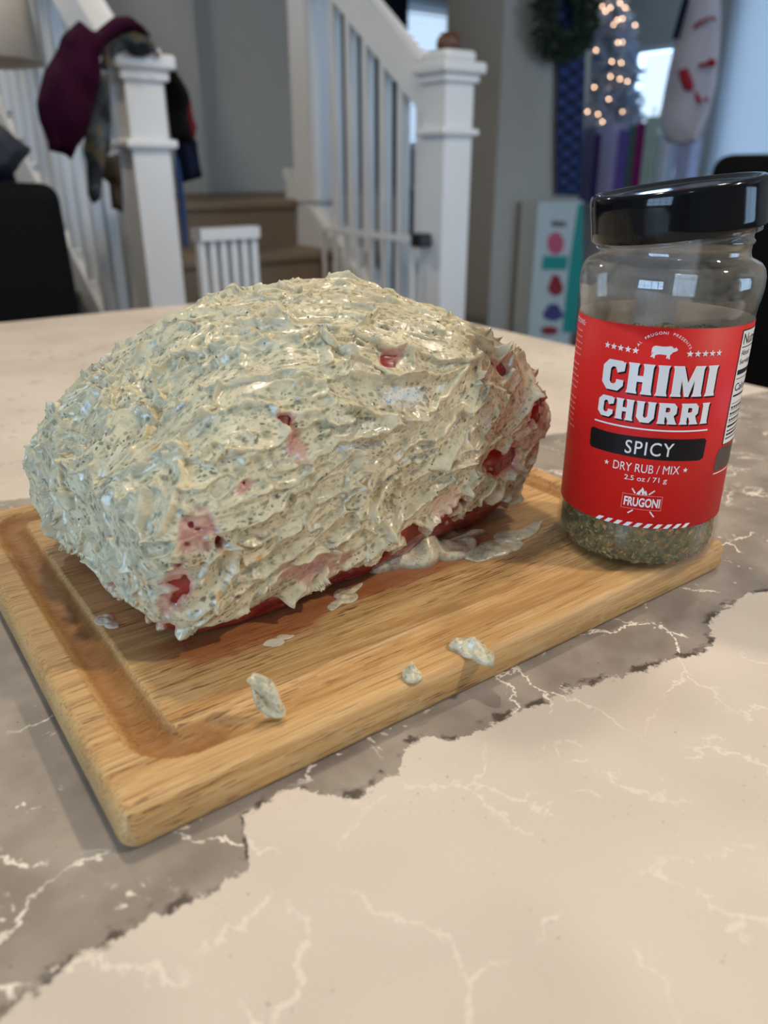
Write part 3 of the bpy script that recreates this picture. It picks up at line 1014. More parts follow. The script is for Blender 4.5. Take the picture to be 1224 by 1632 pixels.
def gift_bag(px0, px1, py, col, label, x, depth=0.08, tissue=None):
    a, b = on_plane(px0, py, 0, x), on_plane(px1, py, 0, x)
    m = plain(label.split()[0] + '_gift_paper', col, 0.4, 0.1, 10)
    yc = (a[1] + b[1]) / 2
    t = thing('gift_bag', label, 'gift bag', (x, yc, ztb), 'gift bags on the sideboard')
    y0, y1 = min(a[1], b[1]), max(a[1], b[1])
    z1 = a[2]
    bm = bmesh.new()
    v = [bm.verts.new(p) for p in [(x, y0, ztb), (x, y1, ztb), (x + depth, y1, ztb), (x + depth, y0, ztb),
                                   (x - 0.006, y0 - 0.004, z1), (x - 0.006, y1 + 0.004, z1), (x + depth + 0.006, y1 + 0.004, z1), (x + depth + 0.006, y0 - 0.004, z1)]]
    for q in ((3, 2, 1, 0), (0, 1, 5, 4), (1, 2, 6, 5), (2, 3, 7, 6), (3, 0, 4, 7), (4, 5, 6, 7)):
        bm.faces.new([v[i] for i in q])
    adopt(bm_obj('bag_body', bm, m), t)
    hp = [(x + 0.002, y0 + (y1 - y0) * (0.3 + 0.4 * s), z1 + 0.05 * math.sin(math.pi * s)) for s in np.linspace(0, 1, 12)]
    adopt(tube('bag_handle', hp, 0.003, M_white, seg=6), t)
    return t


for a in [(934, 950, 205, srgb(150, 150, 200), 'pale lilac gift bag, leftmost on the sideboard', 4.02),
          (951, 960, 214, srgb(92, 60, 140), 'narrow deep purple gift bag beside the lilac one', 4.00),
          (962, 980, 196, srgb(190, 186, 226), 'tall whitish lavender gift bag under the tree', 3.98),
          (981, 1006, 208, srgb(120, 104, 190), 'wide violet gift bag in the middle of the sideboard', 4.03),
          (1007, 1016, 200, srgb(80, 120, 110), 'slim green gift bag right of the violet one', 4.01),
          (1018, 1032, 196, srgb(150, 30, 120), 'magenta gift bag under the bright window', 4.00),
          (1033, 1050, 186, srgb(190, 214, 200), 'pale mint gift bag right of the magenta one', 3.98),
          (1054, 1066, 214, srgb(222, 230, 240), 'white gift bag behind the hanging sack', 3.99),
          (1082, 1104, 220, srgb(176, 186, 220), 'pale blue gift bag, rightmost on the sideboard', 4.00)]:
    gift_bag(*a)

# white cloth sack with red print hanging on a dark strap
M_sack = plain('white_sack_cloth', srgb(176, 174, 184), 0.9, 0.06, 12)
M_sackred = plain('red_sack_print', srgb(150, 24, 44), 0.85, 0.1, 30)
sackX = 3.2
ct = on_plane(1100, -30, 0, sackX)
sk = thing('hanging_sack', 'white cloth sack with red print hanging from a dark strap', 'sack', tuple(ct))
cloth('sack_body', [(1098, -30), (1146, -30), (1149, 20), (1147, 70), (1142, 130), (1130, 180), (1112, 226), (1085, 232), (1062, 226), (1050, 196), (1060, 140), (1072, 85), (1085, 30)], 0, sackX, 0.05, M_sack, sk, folds=6, famp=0.2, seed=41, n=40)
for i, q in enumerate(([(1104, 42), (1112, 33), (1116, 37), (1108, 48)], [(1114, 34), (1121, 29), (1124, 34), (1117, 39)], [(1123, 29), (1130, 26), (1132, 32), (1126, 35)], [(1133, 26), (1140, 27), (1140, 34), (1134, 32)],
                       [(1080, 112), (1096, 108), (1101, 122), (1106, 136), (1102, 146), (1090, 144), (1084, 128)], oval(1134, 100, 7, 7), [(1112, 102), (1128, 98), (1129, 106), (1113, 108)],
                       [(1106, 144), (1113, 150), (1119, 162), (1113, 168), (1107, 156)], [(1124, 154), (1129, 154), (1128, 164), (1123, 162)])):
    cloth('red_print', q, 0, sackX - 0.062, 0.006, M_sackred, sk, folds=2, famp=0.1, seed=50 + i, n=10)
st0, st1 = on_plane(1104, -40, 0, sackX - 0.02), on_plane(1076, 62, 0, sackX - 0.07)
adopt(bar('strap', st0, st1, 0.03, 0.006, M_navy), sk)
adopt(bar('strap_tail', (ct[0], ct[1], CEIL), (ct[0], ct[1], ct[2] - 0.02), 0.03, 0.006, M_navy), sk)

# dark recliner on the right, behind the jar
sofX = 2.3
s0 = on_plane(1128, 246, 0, sofX)
s1 = on_plane(1330, 246, 0, sofX)
so = thing('recliner', 'black recliner seen from behind, right of the spice jar', 'armchair', (sofX, (s0[1] + s1[1]) / 2, FLOOR))
adopt(box('backrest', (sofX, s1[1], FLOOR + 0.1), (sofX + 0.22, s0[1], s0[2]), M_black, bevel=0.05, seg=4), so)
adopt(box('seat_cushion', (sofX + 0.2, s1[1] + 0.08, FLOOR + 0.15), (sofX + 0.85, s0[1] - 0.08, FLOOR + 0.48), M_black, bevel=0.05, seg=4), so)
for y0, y1 in ((s1[1], s1[1] + 0.1), (s0[1] - 0.1, s0[1])):
    adopt(box('armrest', (sofX + 0.2, y0, FLOOR + 0.1), (sofX + 0.85, y1, FLOOR + 0.65), M_black, bevel=0.04, seg=4), so)
for x in (sofX + 0.05, sofX + 0.8):
    for y in (s1[1] + 0.06, s0[1] - 0.06):
        adopt(box('leg', (x - 0.02, y - 0.02, FLOOR), (x + 0.02, y + 0.02, FLOOR + 0.12), M_dark), so)

# fittings round the ceiling lamps
for (x, y), lb in zip(DOWNLIGHTS, ('over the front right corner of the island', 'over the back of the island', 'over the front left corner of the island', 'over the back right corner of the island', 'added near the stairs to warm the walls')):
    o = lathe('downlight', [(0.075, 0), (0.10, 0), (0.105, -0.006), (0.10, -0.012), (0.078, -0.012), (0.075, -0.006)], M_white, seg=32, close=True, mtx=Matrix.Translation((x, y, CEIL)))
    tag(o, 'white recessed ceiling downlight ring ' + lb, 'ceiling light', 'downlights above the island')

# ------------------------------------------------------------------ cutting board
BT = 0.018
BX0, BX1, BY0, BY1 = 0.041, 0.393, 0.2045, 0.500


def wood_material():
    k = NB('rubberwood')
    o = k.obj
    x, y, z = k.sep(o)
    strip = k.noise(k.map(o, (1.2, 26, 26)), 1.0, 1)
    g1 = k.noise(k.map(o, (5, 130, 130)), 1.0, 3, 0.65, 0.3)
    g2 = k.noise(k.map(o, (26, 520, 520)), 1.0, 3, 0.65)
    col = k.mix(k.step(strip, 0.3, 0.7), srgb(210, 166, 106), srgb(192, 146, 88))
    col = k.mix(k.math('MULTIPLY', k.step(g1, 0.42, 0.75), 0.6), col, srgb(166, 118, 66))
    col = k.mix(k.math('MULTIPLY', k.step(g2, 0.42, 0.62), 0.6), col, srgb(220, 180, 124))
    pore = k.math('MULTIPLY', k.step(k.noise(k.map(o, (70, 1300, 1300)), 1.0, 1), 0.60, 0.65), k.step(k.noise(k.map(o, (8, 40, 40), loc=(4, 2, 1)), 1.0, 2), 0.38, 0.55))
    col = k.mix(k.math('MULTIPLY', pore, 0.75), col, srgb(92, 58, 28))
    # knife scratches, pale and dark, crossing the grain
    for i, (a, tone, amt) in enumerate(((1.1, srgb(232, 206, 160), 0.55), (0.55, srgb(120, 82, 44), 0.6), (1.75, srgb(128, 88, 48), 0.5), (2.6, srgb(230, 200, 150), 0.4))):
        s = k.step(k.noise(k.map(o, (24, 1500, 24), (0, 0, a), (i, 2 * i, 0)), 1.0, 0), 0.70, 0.75)
        s = k.math('MULTIPLY', s, k.step(k.noise(k.map(o, loc=(i, i, 3)), 22, 0), 0.46, 0.6))
        s = k.math('MULTIPLY', s, k.step(z, BT - 0.0012, BT - 0.0006))
        col = k.mix(k.math('MULTIPLY', s, amt), col, tone)
    # darker, mottled brown in the juice groove
    inx = k.math('SUBTRACT', 0.1460, k.math('ABSOLUTE', k.math('SUBTRACT', x, (BX0 + BX1) / 2)))
    iny = k.math('SUBTRACT', 0.1180, k.math('ABSOLUTE', k.math('SUBTRACT', y, (BY0 + BY1) / 2)))
    groove = k.step(z, BT - 0.0006, BT - 0.0035)
    groove = k.math('MULTIPLY', groove, k.step(k.math('ABSOLUTE', k.math('MINIMUM', inx, iny)), 0.016, 0.012))
    gn = k.math('ADD', 0.35, k.math('MULTIPLY', k.noise(o, 90, 3, 0.6), 0.6))
    col = k.mix(k.math('MULTIPLY', groove, gn), col, srgb(136, 84, 36))
    # meat juice soaked in beside the roast
    edge = k.math('ADD', k.math('SUBTRACT', 0.287, y), k.math('MULTIPLY', k.math('SUBTRACT', k.noise(k.map(o, (60, 160, 1)), 1.0, 3, 0.6), 0.5), 0.022))
    jx = k.curve(x, [(0.0, 0.0), (0.075, 0.004), (0.10, 0.018), (0.15, 0.022), (0.175, 0.012), (0.2, 0.016), (0.24, 0.014), (0.28, 0.008), (0.30, 0.0), (0.4, 0.0)])
    st = k.step(k.math('SUBTRACT', edge, jx), 0.006, -0.006)
    st = k.math('MULTIPLY', st, k.step(x, 0.075, 0.10))
    st = k.math('MULTIPLY', st, k.step(x, 0.315, 0.27))
    st = k.math('MULTIPLY', st, k.step(y, 0.30, 0.29))
    col = k.mix(k.math('MULTIPLY', st, 0.72), col, srgb(150, 74, 38))
    # rubbed pale edges
    rub = k.math('MULTIPLY', k.step(k.noise(o, 60, 4, 0.7), 0.52, 0.66), k.step(z, 0.014, 0.009))
    col = k.mix(k.math('MULTIPLY', rub, 0.4), col, srgb(214, 184, 136))
    k.base(col)
    k.set(rough=k.math('SUBTRACT', 0.52, k.math('MULTIPLY', st, 0.25)), spec=0.4)
    k.bump(g2, 0.3, 0.0006)
    return k.m


M_wood = wood_material()
nx, ny = 352, 296
hx, hy = (BX1 - BX0) / 2, (BY1 - BY0) / 2
mx, my = (BX1 + BX0) / 2, (BY1 + BY0) / 2
gx_, gy_ = np.meshgrid(np.linspace(-hx, hx, nx + 1), np.linspace(-hy, hy, ny + 1), indexing='ij')
cr_ = 0.006


def rrect(px, py, ax, ay, r):
    qx, qy = np.abs(px) - (ax - r), np.abs(py) - (ay - r)
    return r - np.hypot(np.maximum(qx, 0), np.maximum(qy, 0)) - np.minimum(np.maximum(qx, qy), 0)   # >0 inside


d = rrect(gx_, gy_, hx, hy, cr_)
# pull outside corner points onto the rounded outline
qx, qy = np.abs(gx_) - (hx - cr_), np.abs(gy_) - (hy - cr_)
cm = (qx > 0) & (qy > 0) & (d < 0)
L_ = np.hypot(qx, qy)
gx_[cm] = (np.sign(gx_) * (hx - cr_ + qx / L_ * cr_))[cm]
gy_[cm] = (np.sign(gy_) * (hy - cr_ + qy / L_ * cr_))[cm]
d = np.maximum(d, 0)
er = 0.0050
z = np.full_like(gx_, BT)
m_ = d < er
z[m_] = BT - (er - np.sqrt(np.maximum(er * er - (er - d[m_]) ** 2, 0)))
gd = rrect(gx_, gy_, hx - 0.0225, hy - 0.0235, 0.014)
gw, gdep = 0.0088, 0.0050
m_ = np.abs(gd) < gw
front_fade = 1 - 0.72 * smst(-gy_, hy - 0.05, hy - 0.03) * smst(gx_, -hx + 0.035, -hx + 0.06)
z[m_] -= (np.sqrt(np.maximum(1 - (gd[m_] / gw) ** 2, 0)) * gdep * (front_fade[m_]))
Vb = np.stack([gx_.ravel(), gy_.ravel(), z.ravel()], 1)
ii = np.arange((nx + 1) * (ny + 1)).reshape(nx + 1, ny + 1)
Qb = np.stack([ii[:-1, :-1], ii[1:, :-1], ii[1:, 1:], ii[:-1, 1:]], -1).reshape(-1, 4)
loop = np.concatenate([ii[:, 0], ii[-1, 1:], ii[-2::-1, -1], ii[0, -2:0:-1]])
rings = [loop]
extra = []
nv = len(Vb)
for inset, zz in ((0, 0.0035), (0.0012, 0.0010), (0.0035, 0.0)):
    R_ = Vb[loop].copy()
    R_[:, 0] *= 1 - inset / hx
    R_[:, 1] *= 1 - inset / hy
    R_[:, 2] = zz
    rings.append(np.arange(nv, nv + len(loop)))
    nv += len(loop)
    extra.append(R_)
for a, b in zip(rings[:-1], rings[1:]):
    Qb = np.concatenate([Qb, np.stack([np.roll(a, -1), a, b, np.roll(b, -1)], 1)])
Vb = np.concatenate([Vb] + extra)
Vb[:, 0] += mx
Vb[:, 1] += my
cbd = fast_mesh('cutting_board', Vb, Qb, M_wood)
bm = bmesh.new()
bm.from_mesh(cbd.data)
bm.verts.ensure_lookup_table()
bm.faces.new([bm.verts[int(i)] for i in rings[-1]])
bmesh.ops.recalc_face_normals(bm, faces=bm.faces)
bm.to_mesh(cbd.data)
bm.free()
tag(cbd, 'light wooden cutting board with juice groove and knife marks under the roast', 'cutting board')

# ------------------------------------------------------------------ roast smeared with herb butter
SH = dict(cx=0.2018, cy=0.3576, cz=0.0659, ax=0.1243, ay=0.0812, az=0.0737, n=2.82, shx=-0.046, tzx=0.082, tzy=0.0738, tzxx=-0.3555, yz=-0.1881, xy=-0.0102, xz=0.0814, tw=0.1423, bul=0.1792)


def roast_shape(d, k=1.0):
    s = SH
    n = s['n']
    rr = ((np.abs(d[:, 0]) ** 8 + np.abs(d[:, 1]) ** 8) ** (n / 8) + np.abs(d[:, 2]) ** n) ** (-1 / n)
    x, y, z = (d * rr[:, None] * k).T
    zz = z * (1 + s['tzx'] * x + s['tzy'] * y + s['tzxx'] * x * x)
    X = s['cx'] + s['ax'] * x * (1 + s['xz'] * np.maximum(x, 0) * z) + s['shx'] * y * s['ax']
    Y = s['cy'] + s['ay'] * y * (1 + s['xy'] * x) + s['yz'] * z * s['ay'] + s['tw'] * x * s['ay']
    Z = s['cz'] + s['az'] * np.where(z > 0, zz, z) + s['bul'] * (1 - x * x) * (z > 0) * z * s['az']
    return np.stack([X, Y, Z], 1)


def box_lattice(a, b, c, bottom=True):
    """vertices and quads of the surface of an a x b x c lattice, as directions in [-1,1]^3"""
    faces = []
    def quad(P):
        faces.append(np.stack([P[:-1, :-1], P[1:, :-1], P[1:, 1:], P[:-1, 1:]], -2).reshape(-1, 4, 3))
    I, J = np.meshgrid(np.arange(a + 1), np.arange(b + 1), indexing='ij')
    quad(np.stack([I, J, np.full_like(I, c)], -1))
    if bottom:
        quad(np.stack([I, J, np.zeros_like(I)], -1)[::-1])
    I, J = np.meshgrid(np.arange(a + 1), np.arange(c + 1), indexing='ij')
    quad(np.stack([I, np.zeros_like(I), J], -1))
    quad(np.stack([I, np.full_like(I, b), J], -1)[::-1])
    I, J = np.meshgrid(np.arange(b + 1), np.arange(c + 1), indexing='ij')
    quad(np.stack([np.full_like(I, a), I, J], -1))
    quad(np.stack([np.zeros_like(I), I, J], -1)[::-1])
    A = np.concatenate(faces)
    key = (A[..., 0] * (b + 1) + A[..., 1]) * (c + 1) + A[..., 2]
    u, inv = np.unique(key.ravel(), return_inverse=True)
    Z = u % (c + 1)
    Y = (u // (c + 1)) % (b + 1)
    X = u // ((c + 1) * (b + 1))
    # ease the lattice so that cells are even on the rounded body
    e = lambda t, m: np.tan((2.0 * t / m - 1) * 0.70) / math.tan(0.70)
    D = np.stack([e(X, a), e(Y, b), e(Z, c)], 1)
    return D, inv.reshape(-1, 4)


def vnormals(V, Q):
    A = V[Q]
    fn = np.cross(A[:, 2] - A[:, 0], A[:, 3] - A[:, 1])
    N = np.zeros_like(V)
    for k in range(4):
        np.add.at(N, Q[:, k], fn)
    return N / np.maximum(np.linalg.norm(N, axis=1), 1e-12)[:, None]


def project(V):
    q = V - CAM
    zc = q @ FWD
    return W / 2 + FPX * (q @ RGT) / zc, H / 2 - FPX * (q @ UPV) / zc


D, Q = box_lattice(480, 300, 250, bottom=False)
V0 = roast_shape(D)
keepv = V0[:, 2] > BT - 0.004
Q = Q[keepv[Q].all(1)]
us, inv = np.unique(Q.ravel(), return_inverse=True)
V0 = V0[us]
D = D[us]
Q = inv.reshape(-1, 4)
N0 = vnormals(V0, Q)
if (N0 * (V0 - V0.mean(0))).sum() < 0:
    N0 = -N0
    Q = Q[:, ::-1]
V0[:, 2] += 0
low = vnoise(V0 * 28, 90) * 0.0035 + vnoise(V0 * 60, 91) * 0.0016
Vb0 = V0 + N0 * low[:, None]
px_, py_ = project(Vb0)
facing = ((CAM - Vb0) * N0).sum(1) > 0


def find(px, py):
    d2 = (px_ - px) ** 2 + (py_ - py) ** 2 + np.where(facing, 0, 1e7)
    return int(np.argmin(d2))


# coverage: 1 = thick butter, < 0 = bare meat
cov = np.ones(len(V0))
nz1 = vnoise(V0 * 130, 12)
nz2 = vnoise(V0 * 330, 13)
BARE = [  # pixel centre, radius along, radius across, angle (deg, in the picture), strength
    (680, 862, 105, 30, -28, 2.4), (800, 733, 36, 22, -20, 1.7), (765, 812, 44, 14, -25, 1.4), (852, 655, 16, 26, 10, 0.8), (308, 850, 52, 34, -62, 0.85), (282, 935, 62, 30, -64, 0.9), (440, 990, 110, 24, -22, 2.2),
    (545, 928, 46, 14, -15, 2.4), (130, 905, 90, 20, 42, 2.0), (215, 985, 70, 20, 48, 1.8), (165, 582, 26, 13, -40, 1.15), (622, 574, 40, 15, -18, 0.95), (458, 668, 20, 12, 10, 1.0), (800, 585, 18, 15, 20, 1.0),
    (470, 705, 26, 38, 10, 0.75), (500, 900, 80, 26, -12, 0.7), (388, 775, 22, 12, -40, 0.85), (345, 860, 9, 11, 0, 1.6), (375, 948, 6, 6, 0, 1.6), (830, 690, 40, 60, 20, 0.32), (700, 800, 60, 22, -25, 0.5)]
for bx, by, ra, rb, an, stg in BARE:
    a = math.radians(an)
    dx, dy = px_ - bx, py_ - by
    u = (dx * math.cos(a) + dy * math.sin(a)) / ra
    w = (-dx * math.sin(a) + dy * math.cos(a)) / rb
    e = np.sqrt(u * u + w * w) + 0.42 * nz1 + 0.30 * nz2
    cov -= np.where(facing, stg * (1 - smst(e, 0.45, 1.15)), 0)
# bare rim at the foot of the roast
hz = V0[:, 2] - BT
ragged = 0.008 + 0.007 * vnoise(V0 * 45, 21) + 0.003 * nz1 + 0.006 * (N0[:, 0] < -0.5) + 0.005 * (N0[:, 1] < -0.5)
cov -= 2.2 * (1 - smst(hz, ragged, ragged + 0.004))

# knife strokes laid over one another
hgt = np.full(len(V0), 0.0030) + 0.0010 * vnoise(V0 * 90, 31)
tang = np.zeros_like(V0)
flow = V0.copy()
ridge = np.zeros(len(V0))
r1 = np.random.default_rng(11)


def noise1(x, seed):
    r = np.random.default_rng(seed)
    t = r.uniform(-1, 1, 256)
    i = np.floor(x).astype(int)
    f = x - i
    f = f * f * (3 - 2 * f)
    return t[i % 256] * (1 - f) + t[(i + 1) % 256] * f


def stroke(ci, direction, L, Wd, level, dish, lip, curve=0.0, seed=0, endlip=1.0, stri=1.0):
    global hgt
    c, n = V0[ci], N0[ci]
    t = direction - n * (direction @ n)
    t /= np.linalg.norm(t)
    b = np.cross(n, t)
    R = math.hypot(L, Wd) * 1.35
    dv = V0 - c
    sel = np.where((np.abs(dv[:, 0]) < R) & (np.abs(dv[:, 1]) < R) & (np.abs(dv[:, 2]) < R) & (N0 @ n > 0.15))[0]
    if len(sel) == 0:
        return
    dv = dv[sel]
    s = dv @ t
    w = dv @ b - curve * s * s
    wob = 0.15 * noise1(s / Wd * 1.2 + 40, seed) + 0.05 * noise1(s / 0.0035 + 90, seed + 1)
    a = np.abs(w) / (Wd * (1 + wob) * np.sqrt(np.clip(1.12 - (s / L) ** 4, 0.05, 1.2)))
    e = s / L + 0.03 * noise1(w / 0.003 + 30, seed + 2) + 0.10 * noise1(w / 0.008 + 70, seed + 5)
    m = (1 - smst(a, 0.90, 1.0)) * smst(e, -1.0, -0.80) * (1 - smst(e, 0.93, 1.0))
    st = noise1(w / 0.0016 + 50 + 0.4 * s / 0.01, seed + 3) * 0.55 + noise1(w / 0.0007 + 20, seed + 4) * 0.2
    st *= 0.00050 * stri * (0.6 + 0.6 * noise1(s / 0.012 + 11, seed + 6))
    inside = level + dish * (np.minimum(a, 1) ** 2 - 0.6) + st + 0.0006 * e
    hgt[sel] = hgt[sel] * (1 - m) + inside * m
    # lips squeezed out on both sides and heaped at the end
    within = smst(e, -1.0, -0.7) * (1 - smst(e, 0.96, 1.08))
    lipn = np.clip(0.55 + 0.75 * noise1(s / 0.012 + 13, seed + 7) + 0.18 * noise1(s / 0.004 + 5, seed + 8), 0.05, 1.6)
    rd = np.exp(-((a - 1.02) / (0.0008 / Wd + 0.035)) ** 2) * within * lipn * lip
    el = np.exp(-((e - 1.03) / (0.0014 / L + 0.02)) ** 2) * (1 - smst(a, 0.8, 1.15)) * np.clip(0.6 + 0.6 * noise1(w / 0.006 + 3, seed + 9), 0, 1.6) * lip * endlip
    hgt[sel] += rd + el
    mm_ = m > 0.5
    flow[sel[mm_]] = np.stack([s * 0.6 + seed * 0.013, w + seed * 0.007, np.full(len(s), seed * 0.0031)], 1)[mm_]
    ridge[sel] = ridge[sel] * (1 - m) + np.clip((rd + el) / 0.0015, 0, 1)
    tang[sel] *= (1 - m)[:, None]
    tang[sel] += (np.sign(w) * rd * 0.5)[:, None] * b + (el * 0.6)[:, None] * t
    return


def pdir(dx, dy):
    """world direction that runs dx right, dy down in the picture"""
    return RGT * dx - UPV * dy


Pv = np.where(facing)[0]
front_n = N0[:, 1] < -0.55
left_n = N0[:, 0] < -0.6
top_n = N0[:, 2] > 0.55
right_n = N0[:, 0] > 0.5
sets = {'top': np.where(top_n)[0], 'front': np.where(front_n & facing)[0], 'left': np.where(left_n)[0], 'right': np.where(right_n)[0], 'back': np.where(N0[:, 1] > 0.6)[0]}
sd = 100
for where, cnt in (('back', 26), ('right', 34), ('left', 46), ('top', 80), ('front', 44)):
    pool = sets[where]
    for i in range(cnt):
        ci = int(pool[r1.integers(len(pool))])
        sd += 17
        if where == 'front':
            an = r1.normal(-12, 8)
            L, Wd = r1.uniform(0.018, 0.045), r1.uniform(0.0045, 0.0085)
            dr = pdir(math.cos(math.radians(an)), math.sin(math.radians(an)))
        elif where == 'left':
            an = r1.normal(55, 30)
            L, Wd = r1.uniform(0.014, 0.030), r1.uniform(0.006, 0.0120)
            dr = pdir(math.cos(math.radians(an)), math.sin(math.radians(an)))
        elif where == 'top':
            an = r1.normal(-20, 30)
            L, Wd = r1.uniform(0.012, 0.034), r1.uniform(0.005, 0.0105)
            dr = pdir(math.cos(math.radians(an)), 0.6 * math.sin(math.radians(an)))
        else:
            L, Wd = r1.uniform(0.010, 0.026), r1.uniform(0.0035, 0.008)
            dr = r1.normal(size=3)
            if where == 'right':
                an = r1.normal(-55, 30)
                dr = pdir(math.cos(math.radians(an)), math.sin(math.radians(an)))
        if r1.random() < 0.5:
            dr = -dr
        stroke(ci, dr, L, Wd, r1.uniform(0.0012, 0.0046), r1.uniform(0.0008, 0.0022), r1.uniform(0.0010, 0.0030), r1.normal(0, 6), sd, r1.uniform(0.6, 1.6), r1.uniform(0.5, 1.4))
# the large strokes one can read in the photograph: (x, y, angle, half length px, half width px, lip)
for i, (x, y, an, hl, hw, lip, cu) in enumerate([
        (660, 545, -12, 110, 26, 0.0016, 3), (650, 632, -6, 170, 26, 0.0024, 4), (660, 690, -10, 180, 24, 0.0020, 5), (640, 750, -12, 150, 24, 0.0024, 5),
        (690, 800, -22, 90, 22, 0.0026, 3), (480, 800, -14, 120, 24, 0.0022, 4), (470, 855, -16, 120, 22, 0.0022, 3), (560, 880, -18, 70, 16, 0.0022, 2), (455, 925, -16, 85, 24, 0.0026, -3),
        (330, 930, -62, 70, 24, 0.0028, 8), (365, 690, -20, 84, 40, 0.0022, 0), (420, 580, -15, 100, 36, 0.0018, 0), (520, 520, 5, 120, 30, 0.0016, 0), (250, 580, -35, 80, 34, 0.0022, 0),
        (140, 680, -50, 60, 30, 0.0024, 0), (205, 720, -68, 70, 30, 0.0022, 3), (110, 800, 60, 70, 26, 0.0024, 0), (200, 860, 62, 80, 30, 0.0020, 0), (260, 800, -75, 60, 20, 0.0022, 4),
        (820, 640, -60, 70, 24, 0.0022, 4), (780, 780, -50, 50, 20, 0.0026, 3), (600, 800, -35, 50, 20, 0.0030, 8), (400, 480, 10, 70, 18, 0.0018, 0)]):
    ci = find(x, y)
    dist = (V0[ci] - CAM) @ FWD
    k = dist / FPX
    a = math.radians(an)
    stroke(ci, pdir(math.cos(a), math.sin(a)), hl * k, hw * k, 0.0030 - 0.0006 * (i % 3), 0.0032, lip * 1.35, cu, 5000 + 31 * i, 1.5, 1.5)
for i in range(130):
    ci = int(Pv[r1.integers(len(Pv))])
    nn_ = N0[ci]
    an = r1.normal(-14, 14) if nn_[1] < -0.5 else (r1.normal(55, 35) if nn_[0] < -0.5 else r1.normal(-20, 45))
    a = math.radians(an)
    sd += 17
    lv = float(hgt[ci])
    stroke(ci, pdir(math.cos(a), math.sin(a)) * r1.choice([-1, 1]), r1.uniform(0.004, 0.013), r1.uniform(0.0016, 0.0042), lv - r1.uniform(0.0002, 0.0011), r1.uniform(0.0005, 0.0014), r1.uniform(0.0006, 0.0020), r1.normal(0, 14), sd, r1.uniform(0.8, 1.8), 0.8)
# torn peaks standing up where the knife lifted
for i in range(56):
    pool = sets[('top', 'front', 'left', 'right')[i % 4]]
    ci = int(pool[r1.integers(len(pool))])
    if i < 14:
        ci = find(*[(470, 442), (372, 462), (620, 470), (675, 486), (735, 512), (760, 520), (830, 570), (600, 850), (520, 690), (830, 905), (800, 905), (300, 510), (560, 462), (345, 960)][i])
    dv = V0 - V0[ci]
    rr = r1.uniform(0.0018, 0.0042)
    sel = np.where((dv * dv).sum(1) < (rr * 3.2) ** 2)[0]
    q = dv[sel]
    t = r1.normal(size=3)
    t -= N0[ci] * (t @ N0[ci])
    t /= np.linalg.norm(t)
    b = np.cross(N0[ci], t)
    u, w = q @ t, q @ b
    g = np.exp(-((u / (rr * 1.6)) ** 2 + (w / (rr * 0.6)) ** 2)) * r1.uniform(0.0012, 0.0042)
    hgt[sel] += g
    tang[sel] += (g * r1.uniform(-1.2, 1.2))[:, None] * b
# fine lumps from the herbs, then let bare spots sink below the meat
hgt += 0.00010 * vnoise(V0 * 700, 61) + 0.00016 * vnoise(V0 * 330, 62) + 0.0003 * vnoise(V0 * 150, 63)
hgt = np.maximum(hgt, 0.0009 + 0.0004 * nz1)
bare = smst(cov + 0.12 * nz2, 0.14, 0.02)
hgt = hgt * (0.25 + 0.75 * smst(cov, 0.05, 0.8)) * (1 - bare) - 0.0022 * bare
tang *= smst(cov, 0.1, 0.8)[:, None]
Vbut = Vb0 + N0 * hgt[:, None] + tang
Vbut[:, 2] = np.maximum(Vbut[:, 2], BT - 0.003 * (bare > 0.5) + 0.0004)


